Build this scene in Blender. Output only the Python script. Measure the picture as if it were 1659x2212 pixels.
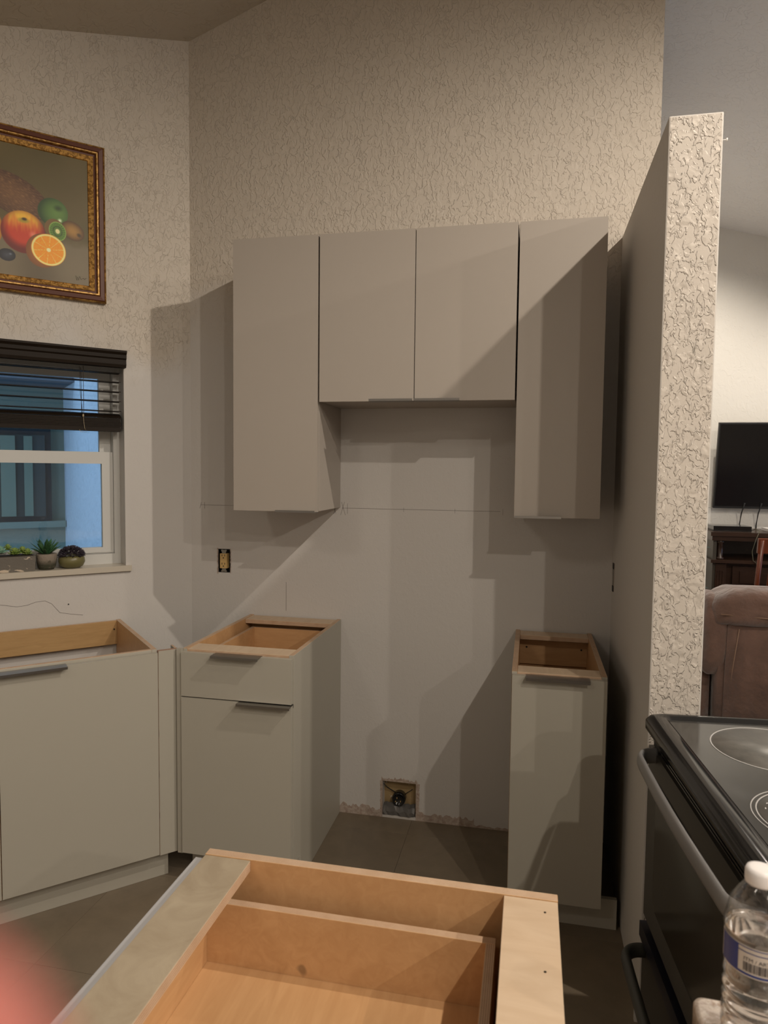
import bpy, bmesh, math, random
from mathutils import Vector, Matrix
random.seed(7)
for o in list(bpy.data.objects): bpy.data.objects.remove(o)
S = bpy.context.scene
COL = S.collection
R = math.radians

# ------------------------------------------------------------------ camera
cam = bpy.data.cameras.new('camera'); camo = bpy.data.objects.new('camera', cam); COL.objects.link(camo)
S.camera = camo
CAM = Vector((1.1541, -2.92, 1.537)); PITCH, YAW, ROLL = -0.0609, 0.2094, 0.0108
_F = Vector((-math.sin(YAW)*math.cos(PITCH), math.cos(YAW)*math.cos(PITCH), math.sin(PITCH)))
_R = Vector((math.cos(YAW), math.sin(YAW), 0)); _U = _R.cross(_F)
_R2 = _R*math.cos(ROLL)+_U*math.sin(ROLL); _U2 = -_R*math.sin(ROLL)+_U*math.cos(ROLL)
M = Matrix((( _R2.x, _U2.x, -_F.x, CAM.x), (_R2.y, _U2.y, -_F.y, CAM.y), (_R2.z, _U2.z, -_F.z, CAM.z), (0, 0, 0, 1)))
camo.matrix_world = M
cam.sensor_fit = 'HORIZONTAL'; cam.sensor_width = 36; cam.lens = 1494.5/1659*36
cam.clip_start = .004; cam.clip_end = 100
cam.dof.use_dof = True; cam.dof.focus_distance = 2.7; cam.dof.aperture_fstop = 11.5

# ------------------------------------------------------------------ world: blue dusk sky, seen only through the window
w = bpy.data.worlds.new('dusk'); S.world = w; w.use_nodes = True
bg = w.node_tree.nodes['Background']; bg.inputs[0].default_value = (.43, .65, 1.0, 1); bg.inputs[1].default_value = 2.3

# ------------------------------------------------------------------ recessed ceiling lights and added fill lamps
LIGHT_C = (1.0, .89, .76)
def can_and_fill_light(x, y, z, power, tilt=0, size=160, blend=.5, rad=.022, col=LIGHT_C):
    l = bpy.data.lights.new('downlight_and_fill', 'SPOT'); l.energy = power; l.color = col
    l.spot_size = R(size); l.spot_blend = blend; l.shadow_soft_size = rad
    o = bpy.data.objects.new('downlight_and_fill', l); COL.objects.link(o)
    o.location = (x, y, z); o.rotation_euler = (0, tilt, 0)
    return o
TL = R(15.6)
def livz(x): return 4.235-.28*x
for y, p in ((-1.44, 132), (-3.08, 100), (-4.72, 95)):
    can_and_fill_light(2.54, y, 3.50, p, TL)
for y, p in ((-1.83, 50), (-3.47, 75), (-5.1, 60)):
    can_and_fill_light(3.93, y, 3.115, p, TL)
for x, p in ((2.55, 95), (3.9, 85)):
    can_and_fill_light(x, 2.25, livz(x)-.02, p, TL, 150, .8)
can_and_fill_light(4.0, .3, 3.09, 85, TL)  # unseen lamp, turned up as fill for bounce off the living room floor
can_and_fill_light(-.6, -3.7, 3.28, 42, R(-18), rad=.22)  # broad soft lamp added on the kitchen side to lift the ambient light

S.view_settings.view_transform = 'Standard'; S.view_settings.look = 'None'
S.view_settings.exposure = 0; S.view_settings.gamma = 1; S.view_settings.use_curve_mapping = False

# ------------------------------------------------------------------ materials
def srgb(r, g, b):
    f = lambda c: (c/255/12.92) if c/255 <= .04045 else ((c/255+.055)/1.055)**2.4
    return (f(r), f(g), f(b), 1)
class N:
    def __init__(s, name):
        s.m = bpy.data.materials.new(name); s.m.use_nodes = True; s.t = s.m.node_tree
        s.b = s.t.nodes['Principled BSDF']; s.out = s.t.nodes['Material Output']
    def n(s, typ, **kw):
        n = s.t.nodes.new(typ)
        for k, v in kw.items():
            if k.startswith('i_'): n.inputs[k[2:].replace('_', ' ')].default_value = v
            else: setattr(n, k, v)
        return n
    def l(s, a, b): s.t.links.new(a, b)
    def coord(s, kind='Object', scale=(1, 1, 1)):
        tc = s.n('ShaderNodeTexCoord'); mp = s.n('ShaderNodeMapping'); mp.inputs['Scale'].default_value = scale
        s.l(tc.outputs[kind], mp.inputs['Vector']); return mp.outputs[0]
    def noise(s, co, scale, detail=2, rough=.5, dist=0):
        n = s.n('ShaderNodeTexNoise'); n.inputs['Scale'].default_value = scale; n.inputs['Detail'].default_value = detail
        n.inputs['Roughness'].default_value = rough; n.inputs['Distortion'].default_value = dist
        s.l(co, n.inputs['Vector']); return n.outputs[0]
    def ramp(s, fac, stops):
        r = s.n('ShaderNodeValToRGB'); e = r.color_ramp.elements
        while len(e) < len(stops): e.new(.5)
        for i, (p, c) in enumerate(stops):
            e[i].position = p; e[i].color = c if len(c) == 4 else (*c, 1)
        s.l(fac, r.inputs[0]); return r.outputs[0]
    def mrange(s, v, a, b, c=0, d=1):
        r = s.n('ShaderNodeMapRange'); r.inputs[1].default_value = a; r.inputs[2].default_value = b
        r.inputs[3].default_value = c; r.inputs[4].default_value = d; r.clamp = True
        s.l(v, r.inputs[0]); return r.outputs[0]
    def math(s, op, a, b=None):
        m = s.n('ShaderNodeMath', operation=op)
        for i, v in enumerate((a, b)):
            if v is None: continue
            if isinstance(v, (int, float)): m.inputs[i].default_value = v
            else: s.l(v, m.inputs[i])
        return m.outputs[0]
    def mix(s, f, a, b):
        m = s.n('ShaderNodeMix', data_type='RGBA')
        for i, v in ((0, f), (6, a), (7, b)):
            if isinstance(v, (int, float, tuple)): m.inputs[i].default_value = v
            else: s.l(v, m.inputs[i])
        return m.outputs[2]
    def bump(s, h, dist, strength=1):
        b = s.n('ShaderNodeBump'); b.inputs['Strength'].default_value = strength; b.inputs['Distance'].default_value = dist
        s.l(h, b.inputs['Height']); s.l(b.outputs[0], s.b.inputs['Normal'])
    def set(s, color=None, rough=.5, metal=0, **kw):
        if color is not None:
            if isinstance(color, tuple): s.b.inputs['Base Color'].default_value = color if len(color) == 4 else (*color, 1)
            else: s.l(color, s.b.inputs['Base Color'])
        s.b.inputs['Roughness'].default_value = rough; s.b.inputs['Metallic'].default_value = metal
        for k, v in kw.items(): s.b.inputs[k.replace('_', ' ')].default_value = v
        return s.m

CREAM = (.58, .52, .445, 1); PRIMER = (.60, .575, .55, 1)
def m_wall(name, lo, hi, kscale=58, kdist=.0020, always=False, upper=CREAM, lower=PRIMER):
    m = N(name); co = m.coord()
    geo = m.n('ShaderNodeSeparateXYZ'); m.l(co, geo.inputs[0]); cs_ = m.coord(scale=(1, 1, .62))
    big = m.noise(co, 3, 3); zz = m.math('ADD', geo.outputs[2], m.mrange(big, .3, .7, -.12, .12))
    mask = m.mrange(zz, lo, hi) if not always else None
    n1 = m.noise(cs_, kscale, 3.5, .5, .8)
    k = m.mrange(n1, .47, .53)
    n2 = m.noise(co, kscale*.35, 2, .5, 0.3)
    k = m.math('MULTIPLY', k, m.mrange(n2, .35, .6, .35, 1))
    fine = m.math('MULTIPLY', m.noise(co, 160, 2), .12)
    low = m.math('MULTIPLY', m.noise(co, 14, 4, .6), .22)
    if mask is not None:
        k2 = m.math('MULTIPLY', k, m.mrange(zz, lo, hi, .10, 1))
        col = m.mix(mask, lower, upper)
    else: k2 = k; col = upper
    h = m.math('ADD', m.math('ADD', k2, fine), low)
    m.bump(h, kdist)
    blot = m.noise(co, 2.2, 4, .6)
    col = m.mix(m.mrange(blot, .3, .75, 0, .12), col, (.52, .49, .46, 1))
    return m.set(col, .62)
MAT = {}
MAT['wall_back'] = m_wall('textured_cream_wall', 2.1, 2.4)
MAT['wall_left'] = m_wall('textured_cream_wall_left', 1.95, 2.15)
MAT['wall_end'] = m_wall('knockdown_cream_wall', 0, 1, 66, .0031, True, upper=(.62, .565, .50, 1))
MAT['wall_smooth'] = m_wall('smooth_wall', 5, 6, lower=(.60, .57, .53, 1))
MAT['wall_far'] = m_wall('far_cream_wall', 0, 1, 30, .0006, True, upper=(.74, .72, .67, 1))
MAT['ceiling'] = m_wall('ceiling_paint', 0, 1, 30, .0015, True, upper=(.80, .79, .78, 1))

MAT['ceiling_k_shaded'] = m_wall('kitchen_ceiling_shaded', 0, 1, 30, .0015, True, upper=(.47, .405, .31, 1))  # kitchen slope's dimmer, warmer light is painted into this ceiling colour
def m_plain(name, c, rough=.5, metal=0, **kw): return N(name).set(c, rough, metal, **kw)
def m_lam(name, c, rough=.42):
    m = N(name); co = m.coord(); n = m.noise(co, 900, 1); g = m.noise(m.coord(scale=(1, 1, 1)), 4, 2)
    m.bump(n, .0003, .3)
    return m.set(m.mix(m.mrange(g, .3, .7, 0, .08), c, (c[0]*.86, c[1]*.86, c[2]*.84, 1)), rough)
MAT['lam'] = m_lam('greige_laminate', (.43, .385, .34, 1))
MAT['lam2'] = m_lam('greige_laminate_base', (.43, .405, .345, 1))
def m_wood(name, c1, c2, scale=(2, 14, 14), rough=.45, sc=3.0):
    m = N(name); co = m.coord(scale=scale)
    g = m.noise(co, sc, 6, .6, 1.2); f = m.noise(m.coord(), 4, 3)
    k = m.noise(m.coord(), 13, 2)
    c = m.mix(m.mrange(g, .3, .75), c1, c2)
    c = m.mix(m.mrange(f, .35, .7, 0, .3), c, (c2[0]*.85, c2[1]*.8, c2[2]*.75, 1))
    c = m.mix(m.mrange(k, .73, .76, 0, .55), c, (.10, .06, .03, 1))
    m.bump(g, .0004, .5)
    return m.set(c, rough)
MAT['maple'] = m_wood('maple_ply', (.62, .38, .19, 1), (.52, .30, .14, 1))
MAT['maple_pale'] = m_wood('pale_maple_ply', (.68, .53, .38, 1), (.58, .43, .29, 1), (10, 2, 10))
MAT['maple_dull'] = m_wood('sanded_ply', (.44, .37, .27, 1), (.33, .265, .185, 1), (5, 5, 5))
MAT['oak_rail'] = m_wood('oak_rail', (.52, .33, .15, 1), (.42, .26, .11, 1), (3, 30, 30))
MAT['screwed'] = m_plain('dark_screw', (.05, .04, .03), .5, .6)
PLY = []
for ax in range(3):
    m = N('plywood_edge_%s' % 'xyz'[ax]); tc = m.n('ShaderNodeTexCoord'); sp = m.n('ShaderNodeSeparateXYZ')
    m.l(tc.outputs['Generated'], sp.inputs[0])
    v = m.math('ABSOLUTE', m.math('SINE', m.math('MULTIPLY', sp.outputs[ax], math.pi*5)))
    nz = m.noise(m.coord(), 30, 3)
    c = m.mix(m.mrange(v, .12, .38), (.22, .10, .055, 1), m.mix(m.mrange(nz, .3, .7), (.62, .45, .31, 1), (.54, .37, .24, 1)))
    PLY.append(m.set(c, .6))
MAT['steel'] = m_plain('brushed_handle', (.33, .32, .31), .32, 1)
def m_floor():
    m = N('brown_tile'); co = m.coord(); n = m.noise(co, 3.5, 6, .65, .5); n2 = m.noise(co, 14, 4, .6)
    c = m.mix(m.mrange(n, .3, .7), (.170, .135, .095, 1), (.235, .188, .132, 1))
    c = m.mix(m.mrange(n2, .45, .75, 0, .35), c, (.14, .11, .075, 1))
    m.bump(n2, .0006, .5)
    return m.set(c, .42)
MAT['floor'] = m_floor()
MAT['grout'] = m_plain('grout', (.13, .105, .075), .8)
MAT['white'] = m_plain('white_vinyl', (.60, .60, .58), .35)
MAT['sillm'] = m_plain('stone_sill', (.55, .50, .42), .3)
MAT['black_gloss'] = m_plain('black_gloss', (.012, .012, .012), .12)
MAT['black'] = m_plain('black_matt', (.012, .012, .013), .5)
MAT['navy'] = m_plain('dark_trim', (.010, .010, .018), .35)

# ------------------------------------------------------------------ mesh helpers
def link(name, me, mats, parent=None, smooth=False):
    o = bpy.data.objects.new(name, me); COL.objects.link(o)
    for mt in (mats if isinstance(mats, (list, tuple)) else [mats]): me.materials.append(mt)
    if parent: o.parent = parent
    if smooth:
        for p in me.polygons: p.use_smooth = True
    return o
def fin(name, bm, mats, parent=None, smooth=False, bevel=0, seg=2):
    if bevel:
        bmesh.ops.bevel(bm, geom=[e for e in bm.edges if e.calc_face_angle(0) > .6], offset=bevel, segments=seg, profile=.6, affect='EDGES', clamp_overlap=True)
    me = bpy.data.meshes.new(name); bm.to_mesh(me); bm.free()
    return link(name, me, mats, parent, smooth)
def addbox(bm, x0, x1, y0, y1, z0, z1, mi=0, mat=None):
    vs = [bm.verts.new((x, y, z)) for x in (x0, x1) for y in (y0, y1) for z in (z0, z1)]
    fs = []
    for q in ((0, 1, 3, 2), (4, 6, 7, 5), (0, 4, 5, 1), (2, 3, 7, 6), (0, 2, 6, 4), (1, 5, 7, 3)):
        f = bm.faces.new([vs[i] for i in q]); f.material_index = mi; fs.append(f)
    if mat is not None: bmesh.ops.transform(bm, matrix=mat, verts=vs)
    return fs
def box(name, x0, x1, y0, y1, z0, z1, mats, parent=None, bevel=.001, seg=2):
    bm = bmesh.new(); addbox(bm, x0, x1, y0, y1, z0, z1)
    return fin(name, bm, mats, parent, bevel=bevel, seg=seg)
def panel(name, x0, x1, y0, y1, z0, z1, axis, face, parent=None, neg=None, bev=.0006, band=None, notch=None):
    """plywood panel: the two faces normal to `axis` get face / neg, the rim shows the plies; band = front edge banding"""
    bm = bmesh.new()
    if notch:
        ny, nz_ = notch; P = [(y0, z0+nz_), (y0+ny, z0+nz_), (y0+ny, z0), (y1, z0), (y1, z1), (y0, z1)]
        a = [bm.verts.new((x0, y, z)) for y, z in P]; b = [bm.verts.new((x1, y, z)) for y, z in P]
        bm.faces.new(a); bm.faces.new(b)
        for i in range(6): bm.faces.new((a[i], a[(i+1) % 6], b[(i+1) % 6], b[i]))
        bmesh.ops.recalc_face_normals(bm, faces=bm.faces)
    else: addbox(bm, x0, x1, y0, y1, z0, z1)
    bm.normal_update()
    for f in bm.faces:
        c = f.normal[axis]
        f.material_index = 0 if c > .5 else (1 if c < -.5 else (3 if band and (f.normal.y < -.5 or f.normal.z < -.5) else 2))
    return fin(name, bm, [face, neg or face, PLY[axis], band or PLY[axis]], parent, bevel=bev, seg=1)
def lathe(name, prof, mats, parent=None, seg=32, loc=(0, 0, 0), cap=True, smooth=True):
    bm = bmesh.new(); rings = []
    for r, z in prof:
        rings.append([bm.verts.new((loc[0]+r*math.cos(2*math.pi*i/seg), loc[1]+r*math.sin(2*math.pi*i/seg), loc[2]+z)) for i in range(seg)])
    for a, b in zip(rings, rings[1:]):
        for i in range(seg):
            bm.faces.new((a[i], a[(i+1) % seg], b[(i+1) % seg], b[i]))
    if cap:
        if prof[0][0] > 1e-5: bm.faces.new(rings[0][::-1])
        if prof[-1][0] > 1e-5: bm.faces.new(rings[-1])
    bmesh.ops.recalc_face_normals(bm, faces=bm.faces)
    return fin(name, bm, mats, parent, smooth)
def tube(bm, pts, rx, ry=None, seg=10, up=Vector((0, 0, 1)), caps=True, mi=0):
    """sweep an ellipse (rx across, ry along `up`) along a poly-line; rx may be a list"""
    pts = [Vector(p) for p in pts]; rings = []
    for i, p in enumerate(pts):
        t = (pts[min(i+1, len(pts)-1)]-pts[max(i-1, 0)]).normalized()
        u = up if abs(t.dot(up)) < .95 else Vector((1, 0, 0))
        a = t.cross(u).normalized(); b = a.cross(t).normalized()
        r = rx[i] if isinstance(rx, list) else rx; q = (ry[i] if isinstance(ry, list) else ry) if ry is not None else r
        rings.append([bm.verts.new(p+a*r*math.cos(2*math.pi*k/seg)+b*q*math.sin(2*math.pi*k/seg)) for k in range(seg)])
    for a, b in zip(rings, rings[1:]):
        for i in range(seg):
            f = bm.faces.new((a[i], a[(i+1) % seg], b[(i+1) % seg], b[i])); f.material_index = mi; f.smooth = True
    if caps:
        bm.faces.new(rings[0][::-1]).material_index = mi; bm.faces.new(rings[-1]).material_index = mi
def arc(c, r, a0, a1, n, plane=lambda c, r, a: (c[0]+r*math.cos(a), c[1]+r*math.sin(a), c[2])):
    return [plane(c, r, a0+(a1-a0)*i/n) for i in range(n+1)]
def empty(name, loc=(0, 0, 0), rz=0):
    o = bpy.data.objects.new(name, None); COL.objects.link(o); o.location = loc; o.rotation_euler = (0, 0, rz); o.empty_display_size = .1
    return o
def tag(o, label, cat, group=None, kind=None):
    if label: o['label'] = label
    if cat: o['category'] = cat
    if group: o['group'] = group
    if kind: o['kind'] = kind
    return o
def struct(o, label=None, cat=None):
    o['kind'] = 'structure'
    if label: o['label'] = label
    if cat: o['category'] = cat
    return o

# ------------------------------------------------------------------ the shell
XC = -.371; Q = 2**-.5
def ceilz(x): return 3.414+.3533*(x-XC) if x < 1.09 else 3.930-.28*(x-1.09)
LW = Matrix.Translation((XC, 0, 0)) @ Matrix.Rotation(R(45), 4, 'Z')     # left-wall frame: x=-s along the wall, y=-n (into the wall +)
def wall(name, fr, a0, a1, th, mat, holes=(), breaks=(), ztop=None, zbot=-.02, nohole=None):
    """wall in frame fr, spanning local x a0..a1, front face at y=0, thickness th towards +y, clipped by the ceiling"""
    xs = sorted({a0, a1, *breaks, *[h[0] for h in holes], *[h[1] for h in holes]})
    zs = sorted({zbot, *[h[2] for h in holes], *[h[3] for h in holes]})
    bm = bmesh.new(); cache = {}
    def top(x):
        p = fr @ Vector((x, 0, 0)); return ceilz(p.x)+.02 if ztop is None else ztop
    def V(x, y, z):
        k = (round(x, 5), round(y, 5), round(z, 5))
        if k not in cache: cache[k] = bm.verts.new(fr @ Vector(k))
        return cache[k]
    def solid(i, j):
        if i < 0 or i >= len(xs)-1 or j < 0 or j >= len(zs): return False
        xm = (xs[i]+xs[i+1])/2; zm = (zs[j]+(zs[j+1] if j+1 < len(zs) else 9))/2
        return not any(h[0] < xm < h[1] and h[2] < zm < h[3] for h in holes)
    for i in range(len(xs)-1):
        for j in range(len(zs)):
            if not solid(i, j): continue
            xa, xb, za = xs[i], xs[i+1], zs[j]
            last = j == len(zs)-1
            zA, zB = (top(xa), top(xb)) if last else (zs[j+1], zs[j+1])
            bm.faces.new((V(xa, 0, za), V(xb, 0, za), V(xb, 0, zB), V(xa, 0, zA)))
            bm.faces.new((V(xa, th, zA), V(xb, th, zB), V(xb, th, za), V(xa, th, za)))
            if not solid(i-1, j): bm.faces.new((V(xa, 0, zA), V(xa, th, zA), V(xa, th, za), V(xa, 0, za)))
            if not solid(i+1, j): bm.faces.new((V(xb, 0, za), V(xb, th, za), V(xb, th, zB), V(xb, 0, zB)))
            if not solid(i, j-1): bm.faces.new((V(xa, 0, za), V(xa, th, za), V(xb, th, za), V(xb, 0, za)))
            if last or not solid(i, j+1): bm.faces.new((V(xa, 0, zA), V(xb, 0, zB), V(xb, th, zB), V(xa, th, zA)))
    bmesh.ops.recalc_face_normals(bm, faces=bm.faces)
    return struct(fin(name, bm, mat))
I4 = Matrix.Identity(4)
HR = (.541, .690, .012, .165)       # range receptacle cut-out
HO = (-.240, -.179, 1.061, 1.169)   # outlet cut-out
wb = wall('wall_back', I4, XC, 1.482, .12, MAT['wall_back'], [HR, HO], [1.09])
# the back wall's free end above the divider
bm = bmesh.new(); addbox(bm, 1.482, 1.612, 0, .12, 2.40, 3.82)
for v in bm.verts:
    if v.co.z > 3: v.co.z = ceilz(v.co.x)+.02
o = fin('wall_return', bm, MAT['wall_back']); struct(o)
wl = wall('wall_left', LW, -2.165, 0, .20, MAT['wall_left'], [(-1.40, -.292, 1.085, 1.985)])
T = lambda x, y, a: Matrix.Translation((x, y, 0)) @ Matrix.Rotation(R(a), 4, 'Z')
wall('wall_west', T(-1.90, -6.0, 90), 0, 4.47, .15, MAT['wall_smooth'])
wall('wall_behind', T(6, -6, 180), 0, 7.9, .15, MAT['wall_smooth'], breaks=[4.91])
we = wall('wall_east', T(6, 3.2, -90), 0, 9.2, .15, MAT['wall_smooth'], [(1.0, 3.9, .0, 2.1)])
wall('wall_far', T(1.60, 3.2, 0), 0, 4.4, .15, MAT['wall_far'])
wall('wall_living_left', T(1.615, .12, 90), 0, 3.08, .13, MAT['wall_smooth'], zbot=-.02)
# wing divider with its textured end
bm = bmesh.new(); addbox(bm, 1.482, 1.615, -.950, .12, -.02, 2.463); bm.normal_update()
for f in bm.faces: f.material_index = 1 if f.normal.y < -.5 or f.normal.z > .5 or f.normal.x > .5 else 0
HP = None
wr = fin('wall_right', bm, [MAT['wall_smooth'], MAT['wall_end']], bevel=.004); struct(wr)
bm = bmesh.new(); tube(bm, [(1.612, -.93, 2.400), (1.629, -.93, 2.400)], .0012, seg=8); tube(bm, [(1.6285, -.93, 2.396), (1.6285, -.93, 2.404)], .0022, seg=8)
fin('nail', bm, m_plain('painted_nail', (.7, .68, .66), .5), wr)
# ceiling, two slopes
bm = bmesh.new()
xr = 1.09
pts = [(-2.1, ceilz(-2.1)), (xr, ceilz(xr)), (6.2, ceilz(6.2))]
lo = [[bm.verts.new((x, y, z)) for x, z in pts] for y in (-6.2, 3.4)]
hi = [[bm.verts.new((x, y, z+.15)) for x, z in pts] for y in (-6.2, 3.4)]
for g in (lo, hi):
    for i in range(2): bm.faces.new((g[0][i], g[0][i+1], g[1][i+1], g[1][i]))
for i in range(2):
    for k in (0, 1): bm.faces.new((lo[k][i], lo[k][i+1], hi[k][i+1], hi[k][i]))
for i in (0, 2): bm.faces.new((lo[0][i], lo[1][i], hi[1][i], hi[0][i]))
bmesh.ops.recalc_face_normals(bm, faces=bm.faces)
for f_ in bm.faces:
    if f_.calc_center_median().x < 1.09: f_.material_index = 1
struct(fin('ceiling', bm, [MAT['ceiling'], MAT['ceiling_k_shaded']]))
# opening for an added, unseen glass door in the far right wall, letting blue fill light in
# floor: slab and separately laid tiles
fl = struct(box('floor', -2.1, 6.2, -6.2, 3.4, -.10, -.0020, MAT['grout'], bevel=0))
TX, TY = .4945, .508
tm = bpy.data.meshes.new('tile'); bm = bmesh.new(); g = .0005
addbox(bm, g, TX-g, g, TY-g, -.0028, 0); bmesh.ops.bevel(bm, geom=[e for e in bm.edges if all(v.co.z > -.001 for v in e.verts)], offset=.0004, segments=1, affect='EDGES')
bm.to_mesh(tm); bm.free(); tm.materials.append(MAT['floor'])
for i in range(-4, 9):
    for j in range(-9, 6):
        x = .1795+i*TX; y = -.120+j*TY
        if x < XC-TX and y+TY > -.0+(x+TX-XC)+.35: continue
        if y > -.05 and x < 1.2: continue
        o = bpy.data.objects.new('tile', tm); COL.objects.link(o); o.location = (x, y, random.uniform(-.0004, 0)); o.parent = fl
# recess back and torn plaster edges of the range cut-out
MAT['plaster'] = N('torn_plaster'); _m = MAT['plaster']; _c = _m.coord(); _n = _m.noise(_c, 60, 4)
_m.bump(_m.noise(_c, 120, 4), .003); MAT['plaster'] = _m.set(_m.mix(_m.mrange(_n, .35, .65), (.50, .42, .36, 1), (.36, .27, .22, 1)), .8)
MAT['kraft'] = N('kraft_board'); _m = MAT['kraft']; _n = _m.noise(_m.coord(), 35, 3)
MAT['kraft'] = _m.set(_m.mix(_m.mrange(_n, .66, .70), (.36, .25, .12, 1), (.6, .54, .44, 1)), .7)
box('recess_back', HR[0], HR[1], .045, .115, HR[2], HR[3], MAT['kraft'], wb, 0)['label'] = 'brown board lining of the cut-out near the floor'
bm = bmesh.new()
def jag(bm, x0, x1, z, dz, n, y=-.0015, up=1, base=None):
    top = [bm.verts.new((x0+(x1-x0)*i/n, y, z+random.uniform(.25, 1)*dz)) for i in range(n+1)]
    bot = [bm.verts.new((x0+(x1-x0)*i/n, y, base if base is not None else z)) for i in range(n+1)]
    for i in range(n): bm.faces.new((bot[i], bot[i+1], top[i+1], top[i]))
def jag3(name, x0, x1, z, dz, n, parent, mat, base=None, th=.0015):
    bm = bmesh.new(); jag(bm, x0, x1, z, dz, n, -th, base=base)
    r = bmesh.ops.extrude_face_region(bm, geom=list(bm.faces))
    for e in r['geom']:
        if isinstance(e, bmesh.types.BMVert): e.co.y = .001
    bmesh.ops.recalc_face_normals(bm, faces=bm.faces)
    return fin(name, bm, mat, parent)
jag3('bare_strip', .345, .541, .020, .030, 26, wb, MAT['plaster'], base=0)
jag3('bare_strip', .690, .945, .020, .022, 34, wb, MAT['plaster'], base=0)
jag3('bare_strip', .945, 1.10, .002, .012, 14, wb, MAT['plaster'], base=0)
jag3('torn_edge', .536, .696, HR[3], .022, 24, wb, MAT['plaster'])
for xa, xb in ((HR[0]-.008, HR[0]), (HR[1], HR[1]+.012)):
    bm = bmesh.new(); n = 16
    for i in range(n):
        z0 = HR[2]+(HR[3]-HR[2])*i/n; d = random.uniform(0, .005)
        addbox(bm, xa-d*(xb <= HR[0]), xb+d*(xa >= HR[1]), -.0012, .001, z0, z0+(HR[3]-HR[2])/n)
    fin('torn_edge', bm, MAT['plaster'], wb)
# pencil setting-out marks
MAT['pencil'] = m_plain('pencil_line', (.16, .14, .13), .7)
bm = bmesh.new()
for xa, xb in ((-.325, -.014), (.345, 1.03)):
    addbox(bm, xa, xb, -.0007, .0005, 1.3675, 1.3687)
for x, dx, h in ((-.325, .01, .03), (-.305, 0, .03), (.12, .004, .035), (.348, .01, .06), (.352, -.01, .06), (.37, .0, .045), (.315, .01, .05), (.312, -.008, .045), (.62, 0, .02), (1.04, 0, .025), (.84, 0, .02)):
    addbox(bm, -.0005, .0005, -.0007, .0005, -h/2, h/2, mat=Matrix.Translation((x, 0, 1.366)) @ Matrix.Rotation(dx*30, 4, 'Y'))
addbox(bm, .088, .0892, -.0007, .0005, .90, 1.03)
fin('pencil_mark', bm, MAT['pencil'], wb)
# cracks and a nail hole in the left wall
bm = bmesh.new()
cr = [(-.82, .985), (-.76, .975), (-.72, .965), (-.68, .968), (-.65, .978), (-.615, .98), (-.59, .965), (-.575, .945), (-.56, .925), (-.52, .915), (-.47, .905)]
for (xa, za), (xb, zb) in zip(cr, cr[1:]):
    L = math.hypot(xb-xa, zb-za)
    addbox(bm, 0, L, -.0006, .0006, -.0007, .0007, mat=LW @ Matrix.Translation((xa, 0, za)) @ Matrix.Rotation(-math.atan2(zb-za, xb-xa), 4, 'Y'))
fin('plaster_crack', bm, MAT['pencil'], wl)
bm = bmesh.new(); bmesh.ops.create_cone(bm, cap_ends=True, segments=12, radius1=.0028, radius2=.0028, depth=.003, matrix=LW @ Matrix.Translation((-.526, 0, .957)) @ Matrix.Rotation(R(90), 4, 'X'))
fin('nail_hole', bm, MAT['black'], wl)
# white baseboard round the divider's end
MAT['base_white'] = m_plain('white_gloss_trim', (.72, .70, .66), .4)
struct(box('baseboard_divider', 1.470, 1.627, -.962, -.9515, 0, .085, MAT['base_white'], bevel=.002))
struct(box('baseboard_far', 1.62, 6.0, 3.186, 3.199, 0, .11, MAT['base_white'], bevel=.003))

# ------------------------------------------------------------------ cabinets
def pull(name, xa, xb, y, z, parent, up=True):
    """edge pull: a thin folded plate over the door's edge"""
    bm = bmesh.new(); s = 1 if up else -1
    def zz(a, b): return (z+a*s, z+b*s) if s > 0 else (z+b*s, z+a*s)
    addbox(bm, xa, xb, y-.030, y+.018, *zz(.0, .0016))
    addbox(bm, xa, xb, y-.030, y-.0285, *zz(-.007, .0))
    addbox(bm, xa, xb, y+.0165, y+.018, *zz(-.010, .0))
    return fin(name, bm, MAT['steel'], parent, bevel=.0003, seg=1)
def upper(name, x0, x1, z0, z1, doors, label, pulls):
    r = empty(name, (x0, 0, z0)); tag(r, label, 'wall cabinet')
    w_, h = x1-x0, z1-z0; t = .016; D = .313; lam = MAT['lam']
    panel('side_panel', 0, t, -D, -.001, 0, h, 0, lam, r, band=lam); panel('side_panel', w_-t, w_, -D, -.001, 0, h, 0, lam, r, band=lam)
    panel('bottom_panel', t, w_-t, -D, -.001, 0, t, 2, MAT['maple'], r, neg=lam); panel('top_panel', t, w_-t, -D, -.001, h-t, h, 2, lam, r)
    box('back_panel', t, w_-t, -.010, -.002, t, h-t, MAT['maple'], r, 0)
    for (a, b), (pa, pb) in zip(doors, pulls):
        d = box('door', a-x0, b-x0, -D-.021, -D-.0015, -.002, h-.002, lam, r, .0012)
        pull('door_handle', pa-x0, pb-x0, -D-.0195, -.0025, d, up=False)['label'] = 'thin metal edge pull'
    return r
upper('wall_cabinet', -.014, .338, 1.371, 2.433, [(-.0125, .3365)], 'tall greige wall cabinet at the left end of the hanging row, above the outlet', [(.173, .335)])
upper('wall_cabinet', .342, 1.0885, 1.799, 2.433, [(.3435, .7135), (.7165, 1.087)], 'short two-door greige wall cabinet in the middle of the row, over the range gap', [(.546, .7125), (.7175, .888)])
upper('wall_cabinet', 1.0925, 1.398, 1.371, 2.433, [(1.094, 1.3965)], 'tall greige wall cabinet at the right end of the hanging row, beside the divider wall', [(1.096, 1.261)])

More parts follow.
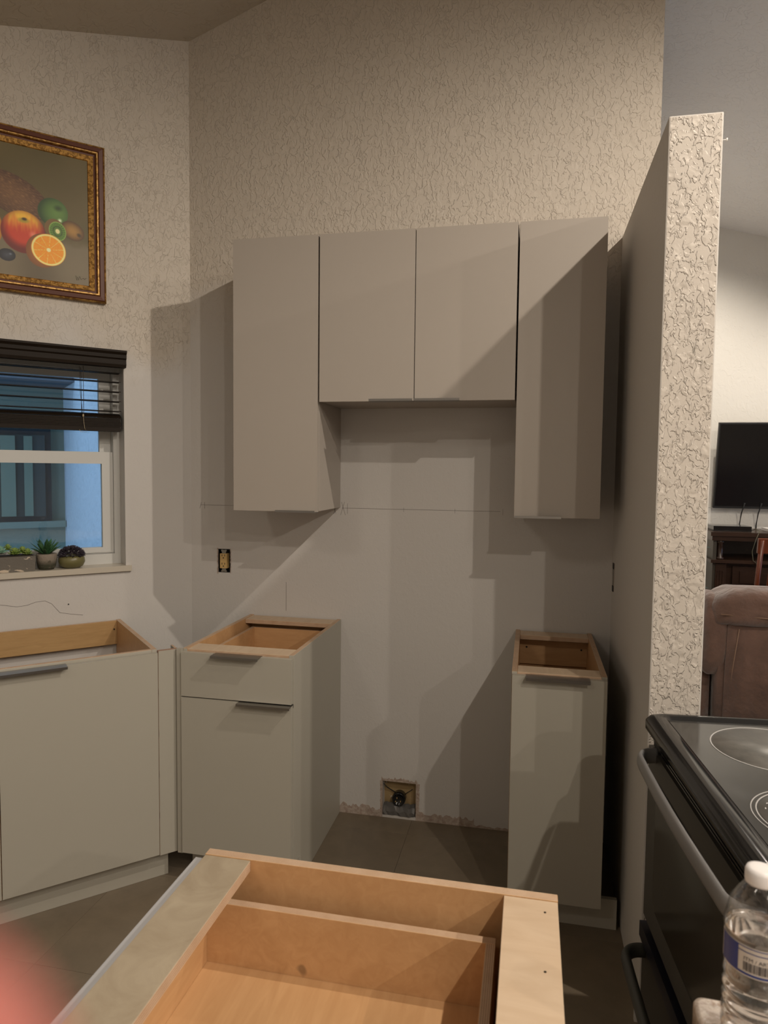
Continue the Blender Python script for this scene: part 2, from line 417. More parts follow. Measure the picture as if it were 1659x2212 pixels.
def drawer_box(parent, x0, x1, y0, y1, z0, z1, name='drawer_box', front=True):
    t = .015; mp = MAT['maple']
    d = panel('drawer_side', x0, x0+t, y0, y1, z0, z1, 0, mp, parent)
    d2 = panel('drawer_side', x1-t, x1, y0, y1, z0, z1, 0, mp, parent)
    panel('drawer_back', x0+t, x1-t, y1-t, y1, z0, z1, 1, mp, parent)
    panel('drawer_front_board', x0+t, x1-t, y0, y0+t, z0, z1, 1, mp, parent)
    panel('drawer_bottom', x0+t, x1-t, y0+t, y1-t, z0+.008, z0+.014, 2, mp, parent)
def base_cab(root, W, D, H, doors, drawers=(), rail=.09, toe=.08, lam=None, back=True, side_out=(True, True), rails='flat', toe_x=None, railmat=None, dz=.0015):
    lam = lam or MAT['lam2']; t = .018; mp = MAT['maple']; K = .105
    panel('side_panel', 0, t, -D, -.001, 0, H, 0, mp, root, neg=lam, band=lam, notch=(toe, K))
    panel('side_panel', W-t, W, -D, -.001, 0, H, 0, lam, root, neg=mp, band=lam, notch=(toe, K))
    panel('bottom_panel', t, W-t, -D+.001, -.012, K, K+t, 2, mp, root)
    if back: box('back_panel', t, W-t, -.010, -.002, K+t, H-.02, mp, root, 0)
    rm = railmat or MAT['maple_pale']
    if rails == 'flat':
        panel('stretcher', t+.0005, W-t-.0005, -D+.001, -D+rail, H-t-dz, H-dz, 2, rm, root)
        panel('stretcher', t+.0005, W-t-.0005, -.012-rail, -.0115, H-t-dz, H-dz, 2, rm, root)
    ta, tb = toe_x or (.0, W)
    box('toe_kick', ta, tb, -D+toe-.017, -D+toe-.001, .0005, K-.001, lam, root, .0008)
    for a, b, z0, z1, pa, pb, kind in doors:
        d = box(kind, a, b, -D-.0205, -D-.0015, z0, z1, lam, root, .0016)
        if pa is not None: pull('handle', pa, pb, -D-.019, z1, d)['label'] = 'thin metal edge pull'
    for dr in drawers: drawer_box(root, *dr)
# left of the range gap: drawer over door
c1 = empty('base_cabinet', (-.083, 0, 0)); tag(c1, 'greige base cabinet with drawer over door, open top, left of the range gap', 'base cabinet')
W1 = .345+.083
base_cab(c1, W1, .622, .876, [(.002, W1-.003, .704, .866, .130, .310, 'drawer_front'), (.002, W1-.003, .112, .6995, .228, .428, 'door')],
         [(.035, W1-.035, -.60, -.06, .715, .835)], rail=.085)
box('filler_strip', -.0205, -.0005, -.634, -.620, .105, .876, MAT['lam2'], c1, .001)
# right of the gap
c2 = empty('base_cabinet', (1.105, 0, 0)); tag(c2, 'narrow greige base cabinet with one door, open top, right of the range gap', 'base cabinet')
W2 = 1.409-1.105
base_cab(c2, W2, .622, .876, [(.002, W2-.002, .112, .868, .046, .248, 'door')], rail=.078, toe_x=(0, 1.467-1.105), toe=.072)
box('back_rail', .018, W2-.018, -.024, -.0105, .74, .84, MAT['maple'], c2, .001)
for x in (.045, W2-.04):
    bm = bmesh.new(); bmesh.ops.create_cone(bm, cap_ends=True, segments=12, radius1=.004, radius2=.004, depth=.002, matrix=Matrix.Translation((x, -.0245, .81)) @ Matrix.Rotation(R(90), 4, 'X')); fin('screw', bm, MAT['screwed'], c2)
# sink base on the diagonal
c3 = empty('sink_cabinet', (XC, 0, 0), R(45)); tag(c3, 'wide greige sink base cabinet with open top and back, under the window', 'base cabinet')
lam = MAT['lam2']; mp = MAT['maple']; D3 = .611; xa, xb = -1.33, -.322
panel('side_panel', xb-.018, xb, -D3, -.020, 0, .876, 0, lam, c3, neg=mp, band=lam, notch=(.052, .105))
panel('side_panel', xa, xa+.018, -D3, -.020, 0, .876, 0, mp, c3, neg=lam, band=lam, notch=(.052, .105))
panel('bottom_panel', xa+.018, xb-.018, -D3+.001, -.021, .105, .123, 2, mp, c3)
o = panel('back_rail', xa+.018, xb-.018, -.038, -.021, .772, .874, 1, MAT['oak_rail'], c3); o['label'] = 'orange-toned wooden rail across the open back'
panel('stretcher', xa+.018, xb-.018, -D3+.001, -D3+.019, .79, .8755, 1, MAT['maple_pale'], c3, neg=lam)
box('toe_kick', xa, -.279, -.578, -.562, .0005, .104, lam, c3, .0008)
for a, b, pa, pb in ((-.832, -.3245, -.8315, -.628), (-1.328, -.835, -1.037, -.8355)):
    d = box('door', a, b, -D3-.0205, -D3-.0015, .112, .866, lam, c3, .0016)
    pull('handle', pa, pb, -D3-.019, .866, d)['label'] = 'metal edge pull catching blue window light'
bm = bmesh.new(); bmesh.ops.create_cone(bm, cap_ends=True, segments=12, radius1=.0035, radius2=.0035, depth=.002, matrix=Matrix.Translation((-.352, -.039, .838)) @ Matrix.Rotation(R(90), 4, 'X'))
fin('screw', bm, MAT['screwed'], c3)
# corner filler between them
MAT['raw_edge'] = m_plain('raw_board_edge', (.36, .22, .15), .6)
f = empty('corner_filler', (XC, 0, 0), R(45)); tag(f, 'narrow greige filler panel closing the corner between sink cabinet and drawer cabinet', 'filler panel')
o = panel('filler_board', -.3215, -.250, -.626, -.610, .105, .872, 1, PLY[2], f, neg=lam); o.data.materials[2] = MAT['raw_edge']; box('edge_band', -.2499, -.2492, -.626, -.610, .105, .872, lam, f, 0)
panel('filler_return', -.258, -.250, -.6095, -.56, .105, .872, 0, lam, f)
# island cabinet in the foreground
c4 = empty('island_cabinet', (1.209, -1.840, 0), R(-90)); tag(c4, 'raw-topped base cabinet with a maple drawer standing loose in the foreground', 'base cabinet')
W4, D4, H4 = .612, .588, .876; t = .018
o = panel('side_panel', 0, t, -D4, 0, 0, H4, 0, mp, c4, neg=MAT['maple_pale']); 
o = panel('side_panel', W4-t, W4, -D4, 0, 0, H4, 0, MAT['maple_pale'], c4, neg=mp)
panel('bottom_panel', t, W4-t, -D4+.001, -.012, .105, .123, 2, mp, c4)
box('back_panel', t, W4-t, -.010, -.002, .123, H4-.02, mp, c4, 0)
panel('stretcher', t+.0005, W4-t-.0005, -D4+.0005, -D4+.083, H4-t-.0015, H4-.0012, 2, MAT['maple_dull'], c4)['label'] = 'stained grey-beige front stretcher'
panel('stretcher', t+.0005, W4-t-.0005, -.082, -.0005, H4-t-.0015, H4-.0012, 2, MAT['maple_pale'], c4)['label'] = 'pale clean back stretcher'
MAT['edge_grey'] = m_plain('cabinet_front_edge', (.42, .42, .43), .4)
box('drawer_front', .012, W4-.003, -D4-.0205, -D4-.0015, .70, .864, MAT['edge_grey'], c4, .0016)
box('door', .012, W4-.003, -D4-.0205, -D4-.0015, .112, .6965, MAT['edge_grey'], c4, .0016)
box('toe_kick', 0, W4, -D4+.075, -D4+.091, .0005, .104, lam, c4, .0008)
drawer_box(c4, .040, W4-.040, -D4+.006, -.092, .700, .818)
bm = bmesh.new(); addbox(bm, .018, .0225, -.500, -.46, .66, .70); fin('drawer_slide', bm, MAT['steel'], c4)
for p in ((-.020, .048, H4-.001), (-.022, .175, H4-.001)):
    bm = bmesh.new(); bmesh.ops.create_cone(bm, cap_ends=True, segments=10, radius1=.0018, radius2=.0018, depth=.0008, matrix=Matrix.Translation((p[1], p[0], p[2]))); fin('screw', bm, MAT['screwed'], c4)

# ------------------------------------------------------------------ electrical bits
MAT['brass'] = m_plain('dull_metal', (.30, .29, .26), .45, .8)
MAT['almond'] = m_plain('almond_plastic', (.62, .42, .17), .4)
e1 = empty('electrical_outlet', (-.2095, 0, 1.115)); tag(e1, 'almond duplex outlet without cover in a ragged hole, left of the drawer cabinet', 'outlet')
bm = bmesh.new(); W_, H_ = .0285, .052
for b in ((-W_, -W_+.0015, 0, .05, -H_, H_), (W_-.0015, W_, 0, .05, -H_, H_), (-W_, W_, 0, .05, -H_, -H_+.0015), (-W_, W_, 0, .05, H_-.0015, H_), (-W_, W_, .0485, .05, -H_, H_)): addbox(bm, *b)
fin('metal_box', bm, MAT['black'], e1)
bm = bmesh.new(); addbox(bm, -.010, .010, -.004, -.0025, -.050, .050)
for s in (-1, 1):
    for x in (-.009, .009): bmesh.ops.create_cone(bm, cap_ends=True, segments=12, radius1=.005, radius2=.005, depth=.0015, matrix=Matrix.Translation((x, -.0033, s*.047)) @ Matrix.Rotation(R(90), 4, 'X'))
fin('mounting_strap', bm, MAT['brass'], e1)
rc = box('receptacle', -.0165, .0165, -.010, .02, -.0335, .0335, MAT['almond'], e1, .002)
bm = bmesh.new()
for zc in (.018, -.020):
    for x in (-.0065, .0065): addbox(bm, x-.0012, x+.0012, -.0106, -.008, zc+.003, zc+.012)
    bmesh.ops.create_cone(bm, cap_ends=True, segments=14, radius1=.0028, radius2=.0028, depth=.003, matrix=Matrix.Translation((0, -.0092, zc-.004)) @ Matrix.Rotation(R(90), 4, 'X'))
fin('socket_slot', bm, MAT['black'], rc)
for nm, a, b in (('chipped_edge', (-.245, -.238), (1.055, 1.172)), ('chipped_edge', (-.181, -.176), (1.058, 1.170))):
    bm = bmesh.new()
    for i in range(14):
        z0 = b[0]+(b[1]-b[0])*i/14; addbox(bm, a[0]+random.uniform(0, .002), a[1]-random.uniform(0, .002), -.001, .001, z0, z0+.009)
    fin(nm, bm, MAT['plaster'], wb)
e2 = empty('electrical_outlet', (1.482, -.062, 1.121), R(-90)); tag(e2, 'bare outlet box set in the side of the divider wall, seen almost edge-on', 'outlet')
box('metal_box', -.022, .022, -.001, .002, -.056, .056, MAT['plaster'], e2, 0)
box('metal_box', -.016, .016, -.004, .0, .034, .056, MAT['black'], e2, 0); box('metal_box', -.016, .016, -.004, .0, -.056, -.034, MAT['black'], e2, 0)
box('receptacle', -.014, .014, -.003, .0, -.032, .032, MAT['brass'], e2, .0005)
e3 = empty('range_receptacle', (.611, .045, .080)); tag(e3, 'round black range power socket in the floor-level wall cut-out, taped in place', 'socket')
m = Matrix.Rotation(R(90), 4, 'X')
o = lathe('socket_body', [(.030, 0), (.030, .030), (.027, .034), (.024, .034), (.022, .028), (0, .028)], MAT['black_gloss'], e3, 28); o.data.transform(m)
bm = bmesh.new()
for x, z, s in ((-.008, .004, .006), (.008, -.010, .006), (-.014, -.012, .006)): addbox(bm, x-.0015, x+.0015, -.0295, -.027, z-s/2, z+s/2)
fin('socket_slot', bm, MAT['almond'], e3)
MAT['tape'] = m_plain('silver_tape', (.16, .155, .15), .38, .4)
bm = bmesh.new(); n = 12; vv = []
for i in range(n+1):
    x = -.068+.142*i/n
    vv.append([bm.verts.new((x, yy+random.uniform(-.003, .003), z+random.uniform(-.004, .004))) for yy, z in ((-.012, -.024), (-.030, -.036), (-.046, -.050), (-.047, -.066))])
for a, b in zip(vv, vv[1:]):
    for i in range(3): bm.faces.new((a[i], b[i], b[i+1], a[i+1]))
o = fin('silver_tape', bm, MAT['tape'], e3); o.modifiers.new('t', 'SOLIDIFY').thickness = .001
bm = bmesh.new(); tube(bm, [(-.068, -.03, .065), (-.055, -.02, .045), (-.035, -.012, .030), (-.020, -.012, .022)], .0022, seg=6); fin('wire', bm, MAT['black'], e3)
bm = bmesh.new(); tube(bm, [(.028, -.012, .020), (.045, -.01, .032), (.058, -.006, .040)], .0016, seg=6); fin('wire', bm, MAT['black'], e3)

# ------------------------------------------------------------------ window on the diagonal wall (local frame: x=-s, y=into wall)
w1 = struct(empty('window_1', (XC, 0, 0), R(45)), 'white single-hung window set in the left wall')
WH = MAT['white']
def ringframe(name, x0, x1, y0, y1, z0, z1, l, r_, b, t_, parent, mat=WH, bev=.0012):
    bm = bmesh.new()
    addbox(bm, x0, x0+l, y0, y1, z0, z1); addbox(bm, x1-r_, x1, y0, y1, z0, z1)
    addbox(bm, x0+l, x1-r_, y0, y1, z0, z0+b); addbox(bm, x0+l, x1-r_, y0, y1, z1-t_, z1)
    return fin(name, bm, mat, parent, bevel=bev, seg=1)
ringframe('window_frame', -1.40, -.292, .088, .175, 1.107, 1.985, .028, .028, .045, .03, w1)
us = ringframe('upper_sash', -1.371, -.321, .135, .165, 1.56, 1.954, .045, .048, .042, .03, w1)
ls = ringframe('lower_sash', -1.371, -.321, .098, .130, 1.153, 1.602, .045, .046, .028, .052, w1)
box('sash_lock_rail', -1.33, -.325, .092, .0975, 1.158, 1.164, WH, w1, .001)
def m_glass():
    m = N('window_glass'); t = m.t
    tr = m.n('ShaderNodeBsdfTransparent'); tr.inputs[0].default_value = (.93, .97, .97, 1)
    gl = m.n('ShaderNodeBsdfGlossy'); gl.inputs['Roughness'].default_value = .01
    fr = m.n('ShaderNodeFresnel'); fr.inputs[0].default_value = 1.5; mx = m.n('ShaderNodeMixShader')
    k = m.math('MULTIPLY', fr.outputs[0], 1.6)
    m.l(k, mx.inputs[0]); m.l(tr.outputs[0], mx.inputs[1]); m.l(gl.outputs[0], mx.inputs[2]); m.l(mx.outputs[0], m.out.inputs[0])
    return m.m
MAT['glass'] = m_glass()
box('pane', -1.326, -.369, .148, .152, 1.602, 1.924, MAT['glass'], us, 0)
box('pane', -1.326, -.367, .112, .116, 1.181, 1.550, MAT['glass'], ls, 0)
box('window_sill', -1.41, -.270, -.016, .090, 1.083, 1.107, MAT['sillm'], w1, .002)
d1 = struct(empty('added_door'), 'sliding glass door added out of view in the right-hand living room wall for blue fill light')  # unseen door, added so the dusk sky tints the living room ceiling
for a, b in ((-.70, .75), (.75, 2.20)):
    bm = bmesh.new()
    for q in ((6.04, 6.09, a, a+.06, .0, 2.1), (6.04, 6.09, b-.06, b, .0, 2.1), (6.04, 6.09, a+.06, b-.06, .0, .08), (6.04, 6.09, a+.06, b-.06, 2.03, 2.1)): addbox(bm, *q)
    sf = fin('added_door_frame', bm, WH, d1, bevel=.001, seg=1); box('pane', 6.062, 6.068, a+.06, b-.06, .08, 2.03, MAT['glass'], sf, 0)  # frame and pane of the added, unseen door
# blind
bl = empty('window_blind', (XC, 0, 0), R(45)); tag(bl, 'dark brown slatted blind half raised in the window', 'blind')
MAT['espresso'] = m_wood('espresso_wood', (.019, .012, .007, 1), (.011, .007, .004, 1), (1, 30, 30), .55)
MAT['espresso'].node_tree.nodes['Principled BSDF'].inputs['Specular IOR Level'].default_value = .2
E_ = MAT['espresso']
bm = bmesh.new(); prof = [(0.0, 1.960), (-.030, 1.960), (-.034, 1.972), (-.034, 1.992), (-.040, 1.998), (-.040, 2.012), (-.048, 2.022), (-.048, 2.030), (0, 2.030)]
ra = [bm.verts.new((-1.43, y, z)) for y, z in prof]; rb = [bm.verts.new((-.288, y, z)) for y, z in prof]
for i in range(len(prof)): j = (i+1) % len(prof); bm.faces.new((ra[i], rb[i], rb[j], ra[j]))
bm.faces.new(ra); bm.faces.new(rb[::-1]); bmesh.ops.recalc_face_normals(bm, faces=bm.faces)
bmesh.ops.transform(bm, matrix=Matrix.Translation((0, -.002, 0)), verts=bm.verts)
fin('valance', bm, E_, bl)
sm = None
def slat(z, tilt, th=.0028, x1=-.300):
    bm = bmesh.new(); n = 6; x0 = -1.392
    for i in range(n):
        a, b = -.025+.05*i/n, -.025+.05*(i+1)/n
        h = lambda y: .0025*(1-(y/.025)**2)
        vs = [bm.verts.new(p) for p in ((x0, a, h(a)), (x1, a, h(a)), (x1, b, h(b)), (x0, b, h(b)), (x0, a, h(a)-th), (x1, a, h(a)-th), (x1, b, h(b)-th), (x0, b, h(b)-th))]
        for q in ((0, 1, 2, 3), (7, 6, 5, 4), (0, 4, 5, 1), (2, 6, 7, 3), (1, 5, 6, 2), (0, 3, 7, 4)): bm.faces.new([vs[k] for k in q])
    bmesh.ops.remove_doubles(bm, verts=bm.verts, dist=1e-6)
    o = fin('slat', bm, E_, bl); o.location = (0, .040, z); o.rotation_euler = (tilt, 0, 0); return o
for z, t_ in ((1.943, 0), (1.904, .02), (1.862, .02), (1.820, .0), (1.778, .03)): slat(z, t_)
slat(1.760, .35, .004)
for k in range(7): slat(1.7465-.0062*k, .03+random.uniform(-.01, .01), .0052, -.303+random.uniform(-.003, .003))
box('bottom_rail', -1.39, -.303, .014, .066, 1.690, 1.704, E_, bl, .003)
MAT['cord'] = m_plain('cord', (.05, .035, .03), .7)
for x in (-.452, -1.24):
    for y in (.0135, .0665):
        bm = bmesh.new(); tube(bm, [(x, y, 1.96), (x, y, 1.70)], .0011, seg=6); fin('ladder_cord', bm, MAT['cord'], bl)
    bm = bmesh.new(); tube(bm, [(x-.010, .040, 1.96), (x-.008, .040, 1.85), (x, .040, 1.76)], .0009, seg=6); fin('lift_cord', bm, MAT['cord'], bl)
bm = bmesh.new(); bmesh.ops.create_uvsphere(bm, u_segments=10, v_segments=8, radius=.004, matrix=Matrix.Translation((-.455, .010, 1.752)) @ Matrix.Scale(1.8, 4, (0, 0, 1))); 
tube(bm, [(-.455, .011, 1.752), (-.45, .012, 1.70), (-.44, .014, 1.683), (-.465, .014, 1.684), (-.47, .014, 1.693)], .0009, seg=6)
fin('cord_tassel', bm, m_plain('tassel', (.4, .33, .22), .4), bl, True)

# outside: courtyard walls under a dusk sky
MAT['stucco_out'] = N('outdoor_stucco'); _m = MAT['stucco_out']; _m.bump(_m.noise(_m.coord(), 12, 5), .02); MAT['stucco_out'] = _m.set((.62, .68, .72, 1), .9); MAT['sage_out'] = m_plain('sage_stucco', (.26, .31, .25), .9)
MAT['eave'] = m_plain('eave_board', (.12, .15, .18), .7)
LWp = lambda x, y, z: LW @ Vector((x, y, z))
def lbox(name, x0, x1, y0, y1, z0, z1, mat, parent=None, bevel=0):
    bm = bmesh.new(); addbox(bm, x0, x1, y0, y1, z0, z1, mat=LW); return fin(name, bm, mat, parent, bevel=bevel)
struct(lbox('wall_courtyard', -6.5, -.10, 3.0, 3.2, -.3, 3.05, MAT['sage_out']))
struct(lbox('wall_side', -.10, .12, .35, 3.2, -.3, 3.6, MAT['stucco_out']))
struct(lbox('trim_eave', -6.5, -.105, 2.45, 3.4, 2.16, 2.44, MAT['eave']))
struct(lbox('floor_patio', -6.5, .3, .35, 3.3, -.32, -.06, m_plain('patio', (.35, .38, .42), .9)))
w2 = struct(empty('window_2'), 'dark neighbouring window seen through the panes')
MAT['dark_glass'] = m_plain('dark_window_glass', (.05, .065, .06), .15)
lbox('window_frame', -1.9, -.205, 2.94, 3.0, 1.10, 1.84, m_plain('bronze_frame', (.02, .025, .028), .5), w2)
lbox('pane', -1.84, -.25, 2.925, 2.945, 1.14, 1.78, MAT['dark_glass'], w2)
lbox('window_sill', -2.0, -.105, 2.92, 3.0, 1.05, 1.10, MAT['sage_out'], w2)
cu = m_plain('pale_curtain', (.22, .27, .20), .8)
for a, b in ((-.56, -.46), (-.40, -.34), (-.90, -.78)): lbox('curtain', a, b, 2.91, 2.926, 1.145, 1.77, cu, w2)

# ------------------------------------------------------------------ plants on the sill
def leaf(bm, base, d, L, wd, th, up=Vector((0, 0, 1)), mi=0, curl=0.0, n=5):
    d = d.normalized(); side = d.cross(up)
    side = side.normalized() if side.length > 1e-3 else Vector((1, 0, 0)); nr = side.cross(d).normalized(); rings = []
    prof = [(0, .45), (.25, .85), (.5, 1), (.75, .75), (.92, .35), (1, .03)]
    for t_, q in prof:
        c = base+d*L*t_+nr*curl*L*t_*t_
        rings.append([bm.verts.new(c+side*wd*q*math.cos(a)+nr*th*q*math.sin(a)) for a in (0, math.pi*.35, math.pi*.65, math.pi, math.pi*1.5)])
    for a, b in zip(rings, rings[1:]):
        for i in range(5): f = bm.faces.new((a[i], a[(i+1) % 5], b[(i+1) % 5], b[i])); f.material_index = mi; f.smooth = True
    bm.faces.new(rings[0][::-1]); bm.faces.new(rings[-1])
def m_leaf(name, c1, c2):
    m = N(name); n = m.noise(m.coord(), 60, 2); return m.set(m.mix(m.mrange(n, .35, .65), c1, c2), .5)
SILL = 1.1075
def onsill(name, s, n, label, cat):
    p = LW @ Vector((-s, -n, 0)); r = empty(name, (p.x, p.y, SILL), R(45)); tag(r, label, cat); return r
p1 = onsill('succulent_planter', .8245, -.042, 'oblong weathered concrete planter of green succulents at the left of the sill', 'plant')
MAT['concrete'] = N('worn_concrete'); _m = MAT['concrete']; _c = _m.coord(scale=(1, 1, 3)); _n = _m.noise(_c, 22, 4, .6); _z = _m.n('ShaderNodeSeparateXYZ'); _m.l(_m.coord(), _z.inputs[0])
_m.bump(_m.noise(_m.coord(), 90, 4), .002); _k = _m.math('ADD', _n, _m.mrange(_z.outputs[2], 0, .02, .10, 0))
MAT['concrete'] = _m.set(_m.mix(_m.mrange(_k, .64, .66), (.15, .135, .115, 1), (.55, .46, .36, 1)), .85)
bm = bmesh.new(); addbox(bm, -.178, .178, -.043, .035, 0, .062)
for v in bm.verts:
    if v.co.z < .01: v.co.x *= .985; v.co.y *= .93
fin('planter_box', bm, MAT['concrete'], p1, bevel=.003)
box('soil', -.170, .170, -.036, .028, .058, .0645, m_plain('soil', (.03, .022, .015), .9), p1, 0)
ga = m_leaf('pale_green_leaf', (.16, .34, .24, 1), (.28, .45, .33, 1)); gb = m_leaf('lime_leaf', (.16, .26, .05, 1), (.28, .36, .09, 1)); gc = m_leaf('deep_green_leaf', (.015, .06, .02, 1), (.05, .14, .05, 1))
def rosette(parent, c, r_, mt, tiers=4, n=9):
    bm = bmesh.new()
    for t_ in range(tiers):
        el = R(10+70*t_/tiers); L = r_*(1-.14*t_)
        for i in range(n):
            a = 2*math.pi*(i+.5*(t_ % 2))/n+random.uniform(-.08, .08)
            leaf(bm, Vector((c[0], c[1], c[2]+.004*t_)), Vector((math.cos(a)*math.cos(el), math.sin(a)*math.cos(el), math.sin(el))), L, r_*.27, r_*.09, curl=.12)
    return fin('rosette', bm, mt, parent)
for c, r_, mt in (((.050, -.016, .076), .034, ga), ((.005, -.004, .070), .032, ga), ((.105, -.010, .068), .030, gb), ((.152, -.012, .066), .025, gb), ((.135, .012, .072), .026, gb), ((-.06, -.01, .072), .034, gb), ((-.13, -.008, .07), .032, ga), ((.082, .012, .086), .022, gb)):
    rosette(p1, c, r_, mt)
p2 = onsill('potted_agave', .602, -.036, 'spiky dark green agave in a rough grey-brown cup, middle of the sill plants', 'plant')
MAT['rough_pot'] = N('rough_pot'); _m = MAT['rough_pot']; _z = _m.n('ShaderNodeSeparateXYZ'); _m.l(_m.coord(), _z.inputs[0]); _n = _m.noise(_m.coord(), 45, 4, .7)
_m.bump(_n, .004); _c = _m.mix(_m.mrange(_z.outputs[2], .02, .04), (.05, .05, .03, 1), (.24, .20, .16, 1)); MAT['rough_pot'] = _m.set(_m.mix(_m.mrange(_n, .55, .62), _c, (.10, .085, .06, 1)), .85)
lathe('pot', [(.028, 0), (.034, .012), (.0385, .04), (.0395, .064), (.0365, .066), (.034, .058), (0, .056)], MAT['rough_pot'], p2, 28)
bm = bmesh.new()
for t_, (n, el, L) in enumerate(((7, 38, .072), (7, 54, .080), (5, 70, .080), (1, 88, .06))):
    for i in range(n):
        a = 2*math.pi*(i+.37*t_)/n; e = R(el+random.uniform(-5, 5))
        leaf(bm, Vector((0, 0, .055)), Vector((math.cos(a)*math.cos(e), math.sin(a)*math.cos(e), math.sin(e))), L, .0095, .003, curl=-.10)
fin('foliage', bm, gc, p2)
p3 = onsill('potted_shrub', .505, -.034, 'round olive-green bowl with a dark purple dome of foliage, rightmost on the sill', 'plant')
lathe('bowl', [(.030, 0), (.044, .008), (.0525, .026), (.050, .044), (.042, .053), (.038, .051), (0, .049)], m_plain('olive_glaze', (.16, .145, .06), .35), p3, 32)
bm = bmesh.new()
for i in range(520):
    u = random.random(); a = random.uniform(0, 2*math.pi); zc = u; rr = math.sqrt(1-zc*zc)
    d = Vector((rr*math.cos(a), rr*math.sin(a), zc+.02)); q = d.copy(); q.z *= .85
    base = Vector((0, 0, .050))+Vector((q.x*.040, q.y*.040, q.z*.036))
    leaf(bm, base, (d+Vector((random.uniform(-.5, .5), random.uniform(-.5, .5), random.uniform(-.4, .4)))), .016, .0022, .0016)
fin('foliage', bm, m_leaf('purple_leaf', (.022, .017, .028, 1), (.055, .042, .06, 1)), p3)['kind'] = 'stuff'

# ------------------------------------------------------------------ the framed painting
pf = empty('framed_painting', (XC, 0, 0), R(45)); tag(pf, 'still-life painting of fruit in a gold and mahogany frame, above the window', 'picture')
FX0, FX1, FZ0, FZ1 = -1.235, -.362, 2.222, 2.858
def mring(name, prof, mt):
    """mitred moulding ring: prof = (inset, projection) pairs"""
    bm = bmesh.new(); L = []
    for d, pr in prof: L.append([bm.verts.new((x, -pr, z)) for x, z in ((FX0+d, FZ0+d), (FX1-d, FZ0+d), (FX1-d, FZ1-d), (FX0+d, FZ1-d))])
    for a, b in zip(L, L[1:]):
        for i in range(4): bm.faces.new((a[i], a[(i+1) % 4], b[(i+1) % 4], b[i]))
    bmesh.ops.recalc_face_normals(bm, faces=bm.faces)
    return fin(name, bm, mt, pf)
def m_gold(name, c1, c2, sc, rough=.4):
    m = N(name); n = m.noise(m.coord(), sc, 4, .6, 1); m.bump(n, .0015, .6)
    return m.set(m.mix(m.mrange(n, .42, .56), c1, c2), rough, .45)
gold = m_gold('antique_gold', (.20, .10, .02, 1), (.50, .29, .08, 1), 60); gold2 = m_gold('mottled_gold', (.26, .13, .03, 1), (.66, .38, .11, 1), 70, .45)
mah = m_plain('mahogany', (.10, .026, .010), .5)
mring('outer_moulding', [(0, .001), (0, .020), (.003, .024), (.006, .022)], gold)
mring('mahogany_band', [(.006, .022), (.009, .026), (.024, .028), (.027, .024)], mah)
mring('gold_bead', [(.027, .024), (.029, .030), (.034, .030), (.036, .022)], gold)
mring('dark_groove', [(.036, .022), (.038, .018), (.044, .017)], mah)
mring('inner_liner', [(.044, .017), (.046, .020), (.062, .012), (.064, .014), (.066, .008)], gold2)
